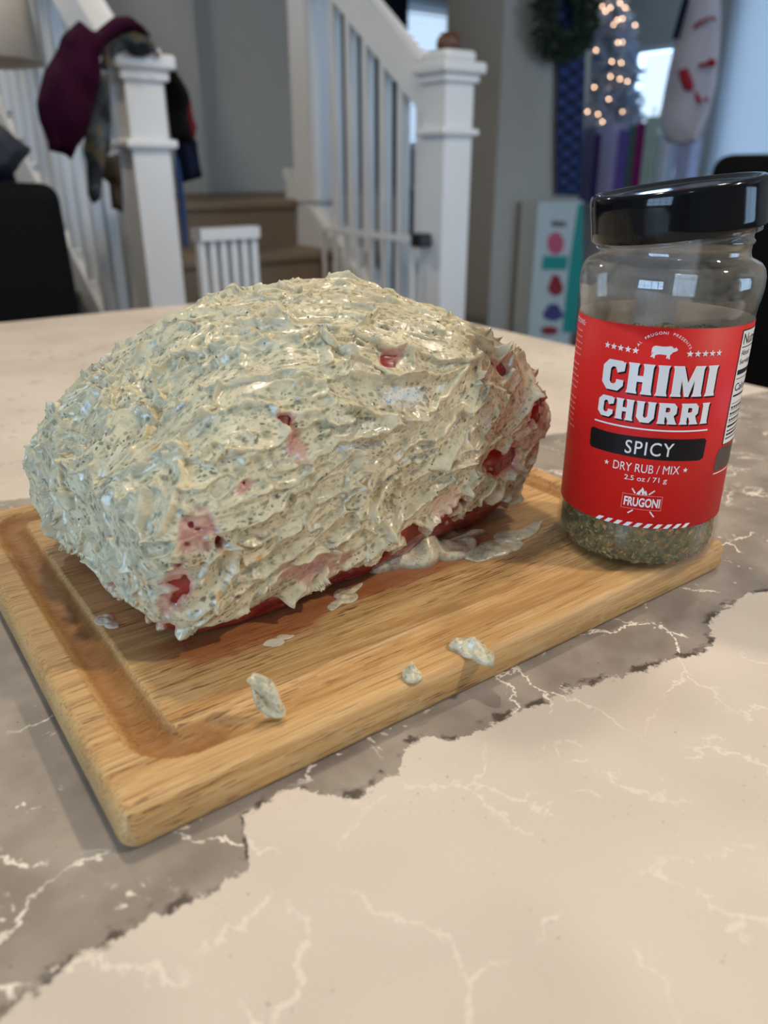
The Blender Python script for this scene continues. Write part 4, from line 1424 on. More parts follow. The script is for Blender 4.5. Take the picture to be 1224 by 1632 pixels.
def butter_material(attr=True):
    k = NB('herb_butter' if attr else 'herb_butter_dab')
    o = k.obj
    amt0 = 0.55
    if attr:
        fa = k.n.new('ShaderNodeAttribute')
        fa.attribute_name = 'flow'
        o = fa.outputs['Vector']
        ra = k.n.new('ShaderNodeAttribute')
        ra.attribute_name = 'ridge'
        amt0 = k.math('SUBTRACT', 1.0, k.math('MULTIPLY', ra.outputs['Fac'], 0.75))
    wv = o
    base = k.mix(k.step(k.noise(o, 70, 2, 0.6), 0.35, 0.7), srgb(228, 215, 177), srgb(208, 194, 158))
    # herb leaf under the surface: soft olive clouds
    soft = k.math('MULTIPLY', k.step(k.noise(wv, 300, 3, 0.6), 0.47, 0.66), 0.62)
    base = k.mix(k.math('MULTIPLY', soft, amt0), base, srgb(166, 164, 136))
    col = base
    wf = k.warp(o, 420, 0.0018, 1)
    dens = k.math('ADD', 0.6, k.math('MULTIPLY', k.step(k.noise(k.obj, 50, 1), 0.35, 0.62), 0.4))
    amt0 = k.math('MULTIPLY', dens, amt0)
    for sc, r0, thr, tone, amt in ((205, 0.30, 0.58, srgb(126, 126, 102), 0.75), (300, 0.32, 0.50, srgb(112, 112, 88), 0.8), (430, 0.33, 0.48, srgb(84, 86, 64), 0.85), (700, 0.35, 0.48, srgb(68, 70, 54), 0.85)):
        vo = k.voro(k.map(wf, loc=(sc, 0, 1)), sc)
        rnd = k.sep(vo['Color'])
        sp = k.math('MULTIPLY', k.step(vo['Distance'], r0 + 0.14, r0 - 0.10), k.math('GREATER_THAN', rnd[0], thr))
        sp = k.math('MULTIPLY', sp, k.math('ADD', 0.35, k.math('MULTIPLY', rnd[1], 0.65)))
        col = k.mix(k.math('MULTIPLY', k.math('MULTIPLY', sp, amt), amt0), col, tone)
    vo = k.voro(k.map(o, loc=(7, 3, 1)), 210)
    rnd = k.sep(vo['Color'])[1]
    sp = k.math('MULTIPLY', k.step(vo['Distance'], 0.34, 0.16), k.math('GREATER_THAN', rnd, 0.968))
    col = k.mix(k.math('MULTIPLY', sp, 0.7), col, srgb(214, 150, 70))
    if attr:
        at = k.n.new('ShaderNodeAttribute')
        at.attribute_name = 'cover'
        thin = k.step(k.math('ADD', at.outputs['Fac'], k.math('MULTIPLY', k.math('SUBTRACT', k.noise(o, 160, 3, 0.6), 0.5), 0.5)), 0.80, 0.15)
        pink = k.mix(k.step(k.noise(o, 120, 3), 0.4, 0.65), srgb(214, 160, 142), srgb(184, 104, 96))
        col = k.mix(k.math('MULTIPLY', thin, 0.8), col, pink)
    k.base(col)
    k.set(rough=k.math('ADD', 0.14, k.math('MULTIPLY', k.noise(k.obj, 160, 3), 0.30)), spec=0.55, coat=0.3, coatr=0.08)
    k.b.inputs['Subsurface Weight'].default_value = 0.15
    k.b.inputs['Subsurface Radius'].default_value = (0.003, 0.0022, 0.0012)
    k.b.inputs['Subsurface Scale'].default_value = 1.0
    k.bump(k.noise(o, 600, 3, 0.6), 0.4, 0.0006)
    return k.m


def meat_material():
    k = NB('raw_beef')
    o = k.obj
    fib = k.noise(k.map(k.warp(o, 30, 0.01), (40, 40, 260), (0.2, 0.3, 0)), 1.0, 4, 0.6)
    col = k.mix(k.step(fib, 0.35, 0.7), srgb(120, 26, 26), srgb(168, 58, 54))
    fat = k.step(k.noise(k.warp(o, 60, 0.01), 55, 4, 0.6), 0.58, 0.68)
    col = k.mix(k.math('MULTIPLY', fat, 0.6), col, srgb(206, 140, 126))
    k.base(col)
    k.set(rough=0.22, spec=0.5, coat=0.3, coatr=0.1)
    k.b.inputs['Subsurface Weight'].default_value = 0.1
    k.b.inputs['Subsurface Radius'].default_value = (0.006, 0.002, 0.001)
    k.b.inputs['Subsurface Scale'].default_value = 1.0
    k.bump(fib, 0.4, 0.001)
    return k.m


M_butter = butter_material()
M_dab = butter_material(False)
M_meat = meat_material()
roast = thing('beef_roast', 'raw beef roast thickly smeared with herb butter on the board', 'roast', (0.21, 0.36, BT))
but = fast_mesh('butter_coating', Vbut, Q, M_butter)
adopt(but, roast)
a_ = but.data.attributes.new('cover', 'FLOAT', 'POINT')
a_.data.foreach_set('value', np.clip(cov, -1, 1).astype(np.float32))
a_ = but.data.attributes.new('flow', 'FLOAT_VECTOR', 'POINT')
a_.data.foreach_set('vector', flow.astype(np.float32).ravel())
a_ = but.data.attributes.new('ridge', 'FLOAT', 'POINT')
a_.data.foreach_set('value', np.clip(ridge, 0, 1).astype(np.float32))
D2, Q2 = box_lattice(200, 130, 100)
Vm = roast_shape(D2)
Nm = vnormals(Vm, Q2)
if (Nm * (Vm - Vm.mean(0))).sum() < 0:
    Nm = -Nm
    Q2 = Q2[:, ::-1]
lowm = vnoise(Vm * 28, 90) * 0.0035 + vnoise(Vm * 60, 91) * 0.0016
Vm = Vm + Nm * (lowm - 0.0006 + 0.0006 * vnoise(Vm * 130, 71))[:, None]
Vm[:, 2] = np.maximum(Vm[:, 2], BT + 0.0002)
adopt(fast_mesh('raw_meat', Vm, Q2, M_meat), roast)


def color_attr_mat(name, rough=0.7):
    k = NB(name)
    at = k.n.new('ShaderNodeAttribute')
    at.attribute_name = 'tone'
    k.base(k.mix(k.math('MULTIPLY', k.noise(k.obj, 900, 2), 0.5), at.outputs['Color'], (0.02, 0.02, 0.01, 1)))
    k.set(rough=rough)
    return k.m


def flakes(name, C, Nn, sizes, tones, mat, thick=0.25, lift=0.0):
    """irregular little chips lying on points C with normals Nn, one mesh"""
    r = np.random.default_rng(len(C))
    n = len(C)
    t = r.normal(size=(n, 3))
    t -= Nn * (t * Nn).sum(1)[:, None]
    t /= np.linalg.norm(t, axis=1)[:, None]
    b = np.cross(Nn, t)
    nn = Nn + 0.35 * r.normal(size=(n, 3))
    nn /= np.linalg.norm(nn, axis=1)[:, None]
    asp = r.uniform(0.35, 0.9, n)
    V = []
    for k in range(5):
        a = 2 * math.pi * k / 5
        rad = sizes * r.uniform(0.6, 1.15, n)
        V.append(C + t * (rad * math.cos(a))[:, None] + b * (rad * asp * math.sin(a))[:, None] + nn * (lift + 0.2 * sizes * r.normal(size=n))[:, None])
    V.append(C + nn * (sizes * thick + lift)[:, None])
    V.append(C - nn * (sizes * thick)[:, None])
    Vs = np.stack(V, 1).reshape(-1, 3)
    base = (np.arange(n) * 7)[:, None, None]
    tri = np.array([(k, (k + 1) % 5, 5) for k in range(5)] + [((k + 1) % 5, k, 6) for k in range(5)])
    T = (base + tri[None]).reshape(-1, 3)
    o = fast_mesh(name, Vs, T, mat, smooth=False)
    ca = o.data.color_attributes.new('tone', 'FLOAT_COLOR', 'POINT')
    cc = np.repeat(np.concatenate([tones, np.ones((n, 1))], 1), 7, axis=0)
    ca.data.foreach_set('color', cc.astype(np.float32).ravel())
    o['kind'] = 'stuff'
    return o


M_flake = color_attr_mat('dried_herb', 0.6)
Nb = vnormals(Vbut, Q)
cand = np.where((cov > 0.5) & (Vbut[:, 2] > BT + 0.006))[0]
pick = cand[r1.integers(len(cand), size=3200)]
pal = np.array([srgb(62, 70, 44)[:3], srgb(84, 92, 58)[:3], srgb(48, 52, 40)[:3], srgb(104, 100, 66)[:3], srgb(196, 120, 50)[:3], srgb(140, 52, 36)[:3]])
tn = pal[r1.choice(6, size=len(pick), p=[0.36, 0.27, 0.2, 0.12, 0.035, 0.015])]
fl = flakes('herb_flecks', Vbut[pick] - Nb[pick] * 0.00005, Nb[pick], 0.00028 + 0.00055 * r1.random(len(pick)) ** 2, tn, M_flake, 0.2)
adopt(fl, roast)

# ------------------------------------------------------------------ dabs and smears of butter on the board
def dab(name, px, outline, hgt_, label, seed, zb=BT, n=46, mat=None, peak=(0, 0), rough=1.0):
    """lump with the given pixel outline on the board top"""
    P = np.array([on_plane(x, y, 2, zb)[:2] for x, y in outline])
    c = P.mean(0)
    q = P - c
    ang = np.arctan2(q[:, 1], q[:, 0])
    o_ = np.argsort(ang)
    ang, rad = ang[o_], np.hypot(*q[o_].T)
    A = np.concatenate([ang - 2 * math.pi, ang, ang + 2 * math.pi])
    Rr = np.tile(rad, 3)
    th = np.linspace(-math.pi, math.pi, 2 * n, endpoint=False)
    R = np.interp(th, A, Rr)
    V, F = [], []
    for j in range(n // 2 + 1):
        s = j / (n // 2)
        for i, t in enumerate(th):
            p = c + s * R[i] * np.array([math.cos(t), math.sin(t)])
            V.append((p[0], p[1], s))
    V = np.array(V)
    s = V[:, 2].copy()
    P3 = np.stack([V[:, 0], V[:, 1], np.zeros(len(V))], 1)
    size = R.mean()
    bump_ = 1 + rough * (0.45 * vnoise(P3 / size * 1.7, seed) + 0.25 * vnoise(P3 / size * 4, seed + 1))
    h = np.sqrt(np.clip(1 - s ** 2, 0, 1)) ** 0.8 * np.clip(bump_, 0.15, 2) * hgt_
    pk = np.array(peak) * size
    h += hgt_ * 0.9 * np.exp(-(((V[:, 0] - c[0] - pk[0]) ** 2 + (V[:, 1] - c[1] - pk[1]) ** 2) / (size * 0.3) ** 2)) * (1 - s) ** 0.5 * (rough > 0.5)
    V[:, 2] = zb + h
    m2 = 2 * n
    for j in range(n // 2):
        for i in range(m2):
            k = (i + 1) % m2
            F.append((j * m2 + i, j * m2 + k, (j + 1) * m2 + k, (j + 1) * m2 + i))
    Vlow = V[-m2:].copy()
    Vlow[:, 2] = zb
    b0 = len(V)
    V = np.concatenate([V, Vlow])
    F.append(tuple(range(b0 + m2 - 1, b0 - 1, -1)))
    o = mesh(name, V, F, mat or M_dab, None, True)
    bm = bmesh.new()
    bm.from_mesh(o.data)
    bmesh.ops.remove_doubles(bm, verts=bm.verts, dist=1e-6)
    bmesh.ops.recalc_face_normals(bm, faces=bm.faces)
    bm.to_mesh(o.data)
    bm.free()
    return tag(o, label, 'butter', 'stray butter on the board')


# the upright scrap is a curled sheet standing on the wood
def curled_scrap():
    P = on_plane(432, 1148, 2, BT)
    k = ((P - CAM) @ FWD) / FPX
    rx, rz = RGT * k, np.array([0, 0, 1.0]) * k * 1.08
    fw = np.array([FWD[0], FWD[1], 0]) * k
    rows = [(-2, 22, 0), (-14, 24, 6), (-22, 20, 16), (-24, 17, 28), (-27, 14, 40), (-29, 6, 52), (-31, -6, 60), (-32, -24, 66)]
    V = []
    n = 17
    for l, r_, hgt__ in rows:
        for i in range(n):
            t = i / (n - 1)
            u = l + (r_ - l) * t
            dep = 9 * math.sin(t * math.pi) * (1 - hgt__ / 90) + 6 * math.sin(t * 7 + hgt__ * 0.15) - 6
            V.append(P + rx * u + rz * hgt__ + fw * (dep + 0.25 * hgt__))
    V = np.array(V)
    F = [(a * n + i, a * n + i + 1, (a + 1) * n + i + 1, (a + 1) * n + i) for a in range(len(rows) - 1) for i in range(n - 1)]
    o = mesh('butter_scrap', V, F, M_dab, None, True)
    md = o.modifiers.new('thick', 'SOLIDIFY')
    md.thickness = 0.0028
    md.offset = 0
    sb_ = o.modifiers.new('smooth', 'SUBSURF')
    sb_.levels = sb_.render_levels = 2
    zmin = V[:, 2].min()
    o.location.z = BT + 0.0016 - zmin
    return tag(o, 'curled upright scrap of herb butter at the front left of the board', 'butter', 'stray butter on the board')


curled_scrap()
dab('butter_dab', None, [(713, 1033), (722, 1021), (740, 1019), (760, 1027), (778, 1038), (789, 1052), (786, 1063), (770, 1060), (752, 1050), (732, 1042)], 0.0042, 'crescent dab of herb butter near the front edge of the board', 3)
dab('butter_dab', None, [(641, 1078), (648, 1068), (658, 1067), (667, 1074), (673, 1084), (662, 1089), (648, 1088)], 0.0034, 'small round crumb of herb butter between two larger dabs', 5)
M_grease = plain('pale_grease', srgb(222, 206, 180), 0.25, 0.1, 200)
dab('butter_smear', None, [(735, 888), (760, 872), (790, 862), (830, 846), (868, 824), (862, 838), (830, 862), (818, 880), (790, 888), (760, 896)], 0.0016, 'low butter smear on the board between roast and spice jar', 9, rough=1.2)
dab('butter_smear', None, [(155, 982), (165, 978), (178, 990), (190, 1000), (180, 1002), (166, 996)], 0.0009, 'tiny white smear of butter beside the left groove', 12, mat=M_grease)
dab('butter_smear', None, [(418, 1028), (440, 1018), (462, 1012), (470, 1012), (452, 1020), (430, 1030)], 0.0004, 'thin pale grease streak on the red-stained wood', 15, mat=M_grease)
dab('butter_smear', None, [(520, 968), (540, 955), (562, 936), (580, 928), (566, 944), (545, 962), (528, 974)], 0.0010, 'thin butter streak leaving the foot of the roast', 18, mat=M_dab)
dab('butter_smear', None, [(620, 880), (650, 872), (700, 878), (760, 862), (780, 852), (760, 874), (700, 894), (640, 905), (600, 915), (585, 912)], 0.0075, 'ragged apron of herb butter along the roast front foot', 22, rough=1.4)

# ------------------------------------------------------------------ spice jar
JX, JY = 0.352, 0.240
AZ0 = math.atan2(-JY, -JX)          # the side of the jar that faces the photographer
RL = 0.0427                         # label radius
jar = thing('spice_jar', 'clear spice jar with a red label and a crooked black lid', 'jar', (JX, JY, BT))
JM = Matrix.Translation((0, 0, 0))
M_pet = glass_mat('clear_plastic', (0.955, 0.945, 0.925, 1), 0.035, 0.03, 0.13, (0.66, 0.58, 0.46, 1), 0.5)
prof_o = [(0.0005, 0.0022), (0.020, 0.0018), (0.032, 0.0002), (0.0375, 0.0), (0.0405, 0.0012), (0.0428, 0.0045), (0.0437, 0.009), (0.0437, 0.016), (0.0430, 0.021), (0.0425, 0.0235), (0.0425, 0.1300),
          (0.0428, 0.1335), (0.0436, 0.1375), (0.0441, 0.1425), (0.0439, 0.1475), (0.0428, 0.1512), (0.0408, 0.1537), (0.0380, 0.1550), (0.0360, 0.1560), (0.0352, 0.1580), (0.0352, 0.1618), (0.0362, 0.1628), (0.0362, 0.1640), (0.0352, 0.1650), (0.0350, 0.1760)]
th = 0.0009
prof_i = [(r - th if r > 0.01 else r, zz + (th if zz < 0.01 else 0)) for r, zz in reversed(prof_o)]
pf = prof_o + [(0.0346, 0.1764)] + prof_i
body = lathe('jar_body', pf, M_pet, jar, seg=128)

# contents: crumbled dried herbs filling the jar to just above the label
M_herb = NB('dried_herb_mix')
hv = M_herb.voro(M_herb.warp(M_herb.obj, 300, 0.003), 420)
hr = M_herb.sep(hv['Color'])
hc = M_herb.mix(hr[0], srgb(74, 72, 44), srgb(124, 112, 72))
hc = M_herb.mix(M_herb.math('GREATER_THAN', hr[1], 0.86), hc, srgb(160, 120, 66))
M_herb.base(hc)
M_herb.set(rough=0.9)
M_herb.bump(hv['Distance'], 0.6, 0.001)
M_herb = M_herb.m
seg, rows = 120, 40
HR = 0.0411


def heap(a, r):
    # heaped towards the far right wall
    return 0.1075 + 0.0085 * math.cos(a - (AZ0 + math.pi - 0.35)) * r / HR + 0.0012 * math.sin(5 * a + 9 * r / HR) + 0.0008 * math.sin(11 * a + 2)


v, f = [], []
for j in range(rows + 1):
    for i in range(seg):
        a = 2 * math.pi * i / seg
        s = j / rows
        z0 = 0.0032 + 0.006 * max(0, 1 - s * 14) * 0
        r = HR * (0.93 + 0.07 * min(1, s * 16))
        r += 0.00012 * math.sin(37 * a + 11 * j)
        v.append((r * math.cos(a), r * math.sin(a), z0 + (heap(a, r) - z0) * s))
nr_ = 14
for j in range(1, nr_):
    for i in range(seg):
        a = 2 * math.pi * i / seg
        r = HR * (1 - j / nr_)
        v.append((r * math.cos(a), r * math.sin(a), heap(a, r) + random.uniform(-0.0009, 0.0009)))
for j in range(rows + nr_ - 1):
    for i in range(seg):
        k = (i + 1) % seg
        f.append((j * seg + i, j * seg + k, (j + 1) * seg + k, (j + 1) * seg + i))
f.append(tuple((rows + nr_ - 1) * seg + i for i in range(seg)))
f.append(tuple(reversed(range(seg))))
herbs = mesh('dried_herbs', v, f, M_herb, None, True)
herbs.location = (JX, JY, BT)
tag(herbs, 'coarse dried green herb and chilli mix filling the spice jar', 'dried herbs', None, 'stuff')
# chips pressed against the wall and lying on the heap
r2 = np.random.default_rng(5)
nf = 5200
aa = r2.uniform(0, 2 * math.pi, nf)
zz = np.where(r2.random(nf) < 0.62, r2.uniform(0.0035, 0.030, nf), r2.uniform(0.03, 0.112, nf))
wall_r = np.where(zz < 0.008, 0.0385 + 0.0022 * (zz - 0.0035) / 0.0045, 0.0409)
C1 = np.stack([np.cos(aa) * wall_r, np.sin(aa) * wall_r, zz], 1)
N1 = np.stack([np.cos(aa), np.sin(aa), np.zeros(nf)], 1)
hz_ = np.array([heap(a, HR) for a in aa])
ok = zz < hz_
C1, N1 = C1[ok], N1[ok]
nt = 1100
ra, rr_ = r2.uniform(0, 2 * math.pi, nt), HR * np.sqrt(r2.random(nt)) * 0.97
C2 = np.stack([np.cos(ra) * rr_, np.sin(ra) * rr_, [heap(a, r) + 0.0006 for a, r in zip(ra, rr_)]], 1)
N2 = np.tile([0, 0, 1.0], (nt, 1)) + 0.5 * r2.normal(size=(nt, 3))
N2 /= np.linalg.norm(N2, axis=1)[:, None]
CC, NN = np.concatenate([C1, C2]), np.concatenate([N1, N2])
pal2 = np.array([srgb(104, 104, 66)[:3], srgb(134, 130, 86)[:3], srgb(72, 72, 46)[:3], srgb(168, 154, 108)[:3], srgb(226, 178, 110)[:3], srgb(190, 116, 60)[:3]])
tn2 = pal2[r2.choice(6, size=len(CC), p=[0.3, 0.26, 0.16, 0.18, 0.07, 0.03])]
sz = 0.0007 + 0.0017 * r2.random(len(CC)) ** 2
big = tn2[:, 0] > 0.35
sz[big] = r2.uniform(0.0011, 0.0023, big.sum())
fk = flakes('herb_chips', CC, NN, sz, tn2, M_flake, 0.12)
fk.parent = herbs

# label and everything printed on it
M_label = plain('red_label_paper', srgb(216, 32, 28), 0.5, 0.03, 40, spec=0.25)
M_ink = plain('black_ink', srgb(22, 18, 18), 0.5, 0.05, 40, spec=0.2)
M_wink = plain('white_ink', srgb(238, 232, 226), 0.4, 0.02, 40)
M_pinkink = plain('pale_pink_ink', srgb(232, 130, 120), 0.4, 0.02, 40)
M_brownink = plain('brown_ink', srgb(66, 44, 34), 0.4, 0.05, 40)


def on_label(s, zz, off=0.0):
    a = AZ0 + s / RL
    return Vector(((RL + off) * math.cos(a), (RL + off) * math.sin(a), zz))


v, f = [], []
ns = 150
S0, S1 = -0.118, 0.128
for i in range(ns + 1):
    s = S0 + (S1 - S0) * i / ns
    for zz in (0.0255, 0.1275):
        v.append(on_label(s, zz))
    for zz in (0.1275, 0.0255):
        v.append(on_label(s, zz, -0.00012))
for i in range(ns):
    a, b = i * 4, i * 4 + 4
    for k in range(4):
        f.append((a + k, b + k, b + (k + 1) % 4, a + (k + 1) % 4))
label = mesh('label', v, f, M_label, jar, True)
M_inner = plain('label_back', srgb(150, 138, 128), 0.8, 0.05, 40)
label.data.materials.append(M_inner)
for p_ in label.data.polygons:
    c_ = p_.center
    if math.hypot(c_.x, c_.y) < RL - 0.0001:
        p_.material_index = 1
label['label'] = 'red paper label wrapped round the jar'


def wrap(name, me, mat, off=0.00012):
    """bend flat print (x = arc length, y = height, metres) round the label"""
    bm = bmesh.new()
    bm.from_mesh(me)
    xs = [q.co.x for q in bm.verts]
    x0, x1 = min(xs), max(xs)
    c = x0 + 0.0015
    while c < x1:
        bmesh.ops.bisect_plane(bm, geom=bm.verts[:] + bm.edges[:] + bm.faces[:], plane_co=(c, 0, 0), plane_no=(1, 0, 0), dist=1e-7)
        c += 0.0015
    for q in bm.verts:
        q.co = on_label(q.co.x, q.co.y, off)
    bmesh.ops.triangulate(bm, faces=bm.faces)
    for fc in bm.faces:
        fc.normal_update()
        c_ = fc.calc_center_median()
        if fc.normal.x * c_.x + fc.normal.y * c_.y < 0:
            fc.normal_flip()
    out = bpy.data.meshes.new(name)
    bm.to_mesh(out)
    bm.free()
    o = link(name, out, mat, label)
    return o


def curve_mesh(cu):
    o = bpy.data.objects.new('tmp', cu)
    COL.objects.link(o)
    dg = bpy.context.evaluated_depsgraph_get()
    me = bpy.data.meshes.new_from_object(o.evaluated_get(dg))
    bpy.data.objects.remove(o)
    return me


def poly_mesh(polys):
    cu = bpy.data.curves.new('tmp', 'CURVE')
    cu.dimensions = '2D'
    cu.fill_mode = 'BOTH'
    for p in polys:
        sp = cu.splines.new('POLY')
        sp.points.add(len(p) - 1)
        for q, (x, y) in zip(sp.points, p):
            q.co = (x * 1000, y * 1000, 0, 1)
        sp.use_cyclic_u = True
    me = curve_mesh(cu)
    for q in me.vertices:
        q.co = (q.co.x / 1000, q.co.y / 1000, 0)
    return me


def text_mesh(txt, x0, x1, y0, y1, bold=0.0, space=1.0, fit=True):
    cu = bpy.data.curves.new('tmp', 'FONT')
    cu.body = txt
    cu.size = 10
    cu.offset = bold
    cu.space_character = space
    cu.resolution_u = 4
    me = curve_mesh(cu)
    P = np.array([q.co[:] for q in me.vertices])
    lo, hi = P.min(0), P.max(0)
    sx = (x1 - x0) / (hi[0] - lo[0])
    sy = (y1 - y0) / (hi[1] - lo[1])
    for q in me.vertices:
        q.co = (x0 + (q.co.x - lo[0]) * sx, y0 + (q.co.y - lo[1]) * sy, 0)
    return me


def text(name, txt, x0, x1, y0, y1, mat=None, **k):
    mm = 0.001
    return wrap(name, text_mesh(txt, x0 * mm, x1 * mm, y0 * mm, y1 * mm, **k), mat or M_wink)


GLYPH = {
    'C': (0.98, [[(.25, 0), (.74, 0), (.95, .19), (.95, .38), (.64, .38), (.64, .29), (.57, .22), (.44, .22), (.36, .30), (.36, .70), (.44, .78), (.56, .78), (.64, .66), (.66, .60), (.95, .68), (.98, .98), (.90, .96), (.84, 1), (.25, 1), (0, .78), (0, .22)]]),
    'H': (1.02, [[(0, 0), (.45, 0), (.40, .12), (.40, .40), (.62, .40), (.62, .12), (.57, 0), (1.02, 0), (.97, .12), (.97, .88), (1.02, 1), (.57, 1), (.62, .88), (.62, .60), (.40, .60), (.40, .88), (.45, 1), (0, 1), (.05, .88), (.05, .12)]]),
    'I': (0.47, [[(0, 0), (.47, 0), (.42, .12), (.42, .88), (.47, 1), (0, 1), (.05, .88), (.05, .12)]]),
    'M': (1.26, [[(0, 0), (.43, 0), (.38, .12), (.38, .55), (.54, .0), (.72, .0), (.88, .55), (.88, .12), (.83, 0), (1.26, 0), (1.21, .12), (1.21, .88), (1.26, 1), (.85, 1), (.63, .46), (.41, 1), (0, 1), (.05, .88), (.05, .12)]]),
    'U': (1.02, [[(0, 1), (.45, 1), (.40, .88), (.40, .32), (.47, .24), (.55, .24), (.62, .32), (.62, .88), (.57, 1), (1.02, 1), (.97, .88), (.97, .24), (.74, 0), (.28, 0), (.05, .24), (.05, .88)]]),
    'R': (1.06, [[(0, 0), (.45, 0), (.40, .12), (.40, .34), (.46, .34), (.56, .14), (.54, 0), (1.06, 0), (.98, .10), (.84, .40), (.97, .52), (.97, .84), (.80, 1), (0, 1), (.05, .88), (.05, .12)], [(.40, .57), (.56, .57), (.62, .63), (.62, .73), (.56, .79), (.40, .79)]]),
}


def slab_word(name, word, x0, x1, y0, y1, arch=0.0):
    mm = 0.001
    gap = 0.10
    tot = sum(GLYPH[c][0] for c in word) + gap * (len(word) - 1)
    sx = (x1 - x0) / tot
    polys = []
    x = x0
    for c in word:
        w, pl = GLYPH[c]
        for p in pl:
            polys.append([((x + a * sx) * mm, (y0 + b * (y1 - y0)) * mm) for a, b in p])
        x += (w + gap) * sx
    sh = [[(a + 0.0009, b - 0.0008) for a, b in p] for p in polys]
    sh2 = [[(a + 0.00045, b - 0.0004) for a, b in p] for p in polys]
    for i, q in enumerate((sh, sh2)):
        o = wrap(name + '_shadow', poly_mesh(q), M_ink, 0.00010 + 0.00003 * i)
    return wrap(name, poly_mesh(polys), M_wink, 0.00020)


slab_word('brand_word', 'CHIMI', -26.3, 29.9, 95.2, 110.0)
slab_word('brand_word', 'CHURRI', -26.8, 28.6, 81.4, 91.9)
mm = 0.001


def rect(x0, x1, y0, y1):
    return [(x0 * mm, y0 * mm), (x1 * mm, y0 * mm), (x1 * mm, y1 * mm), (x0 * mm, y1 * mm)]


def printed(name, polys, mat, off=0.00012):
    return wrap(name, poly_mesh(polys), mat, off)


printed('underline', [rect(-28.2, 29.8, 77.6, 78.4)], M_wink)
bar_pts = [(-29.6, 64.6), (-28.6, 63.4), (-10, 63.2), (14, 62.6), (28.0, 62.2), (30.2, 63.4), (30.4, 72.4), (29.0, 73.6), (4, 74.0), (-20, 73.6), (-28.8, 74.0), (-30.0, 72.8)]
printed('flavour_bar', [[(x * mm, y * mm) for x, y in bar_pts]], M_ink)
o = text('flavour_word', 'SPICY', -9.6, 13.6, 64.7, 71.7, space=1.15, bold=0.05)
o.data.transform(Matrix.Scale(1.0, 4))
for q in o.data.vertices:
    r_ = math.hypot(q.co.x, q.co.y)
    q.co.x *= (RL + 0.00022) / r_
    q.co.y *= (RL + 0.00022) / r_
text('kind_line', 'DRY RUB / MIX', -14.4, 18.2, 55.4, 59.9)
text('weight_line', '2.5 oz / 71 g', -8.0, 12.7, 50.0, 53.5, bold=0.06)


def star(cx, cy, r, rot=0.0):
    return [((cx + (r if i % 2 == 0 else r * 0.42) * math.sin(math.pi * i / 5 + rot)) * mm, (cy + (r if i % 2 == 0 else r * 0.42) * math.cos(math.pi * i / 5 + rot)) * mm) for i in range(10)]


for i in range(5):
    printed('star', [star(-25.6 + 3.72 * i, 116.4 - 0.15 * i, 1.75)], M_wink)
    printed('star', [star(14.0 + 3.67 * i, 115.8, 1.75)], M_wink)
printed('star', [star(-18.1, 57.8, 1.4)], M_wink)
printed('star', [star(21.2, 57.6, 1.4)], M_wink)
# bull silhouette
bull = [(0.02, .62), (0.03, .80), (.08, .92), (.16, .97), (.40, .93), (.55, .94), (.70, .99), (.78, .96), (.82, .86), (.88, .84), (.93, .93), (.95, .84), (.99, .80), (1.0, .72), (.95, .62), (.88, .58), (.82, .52), (.78, .40), (.74, .34),
        (.73, .16), (.75, .02), (.69, .02), (.66, .16), (.66, .06), (.60, .06), (.61, .30), (.52, .32), (.34, .34), (.22, .30), (.17, .22), (.16, .10), (.18, .02), (.11, .02), (.09, .14), (.06, .08), (.00, .10), (.04, .26), (.08, .42), (.06, .55), (.045, .36), (.02, .34)]
printed('bull_emblem', [[((-3.6 + 11.8 * x) * mm, (113.0 + 6.2 * y) * mm) for x, y in bull]], M_wink)
me = text_mesh('AL  FRUGONI  PRESENTS', -0.0145, 0.0145, 0, 0.0013, space=1.25)
Rk, cxk, cyk = 0.0132, 0.0019, 0.1113
for q in me.vertices:
    a = q.co.x / (Rk + 0.0006)
    q.co = (cxk + (Rk + q.co.y) * math.sin(a), cyk + (Rk + q.co.y) * math.cos(a) , 0)
wrap('arched_line', me, M_wink)
# maker's badge: flame, crossed tools, framed name
text('maker_name', 'FRUGONI', -6.6, 11.1, 36.9, 41.9, bold=0.28)
fr = [rect(-7.8, 12.0, 35.4, 43.4), rect(-7.5, 11.7, 35.7, 43.1)]
printed('maker_frame', fr, M_pinkink)
printed('maker_flame', [[(x * mm, y * mm) for x, y in [(-1.0, 43.6), (-0.4, 45.0), (0.5, 46.0), (1.2, 46.9), (1.5, 48.0), (2.3, 46.6), (2.6, 45.4), (3.3, 46.2), (4.0, 44.8), (4.3, 43.6)]],
                        [(x * mm, y * mm) for x, y in [(0.6, 43.8), (1.3, 45.6), (1.8, 43.8)]], [(x * mm, y * mm) for x, y in [(2.6, 43.8), (2.6, 44.8), (3.2, 43.8)]]], M_wink)
for a, b in (((-3.4, 46.6), (-1.6, 44.0)), ((7.6, 46.4), (5.0, 44.0)), ((-4.0, 32.8), (-1.6, 34.8)), ((9.0, 32.0), (6.6, 34.9))):
    dx, dy = b[0] - a[0], b[1] - a[1]
    l = math.hypot(dx, dy)
    nx_, ny_ = -dy / l * 0.35, dx / l * 0.35
    printed('maker_tool', [[((a[0] + nx_) * mm, (a[1] + ny_) * mm), ((b[0] + nx_) * mm, (b[1] + ny_) * mm), ((b[0] - nx_) * mm, (b[1] - ny_) * mm), ((a[0] - nx_) * mm, (a[1] - ny_) * mm)]], M_wink)
for i in range(10):
    x = -20.6 + i * 5.0
    t = 28.0 - 0.02 * abs(i - 4)
    printed('hazard_stripe', [[(x * mm, 25.55 * mm), ((x + 2.6) * mm, 25.55 * mm), ((x + 4.9) * mm, t * mm), ((x + 2.2) * mm, t * mm)]], M_wink)
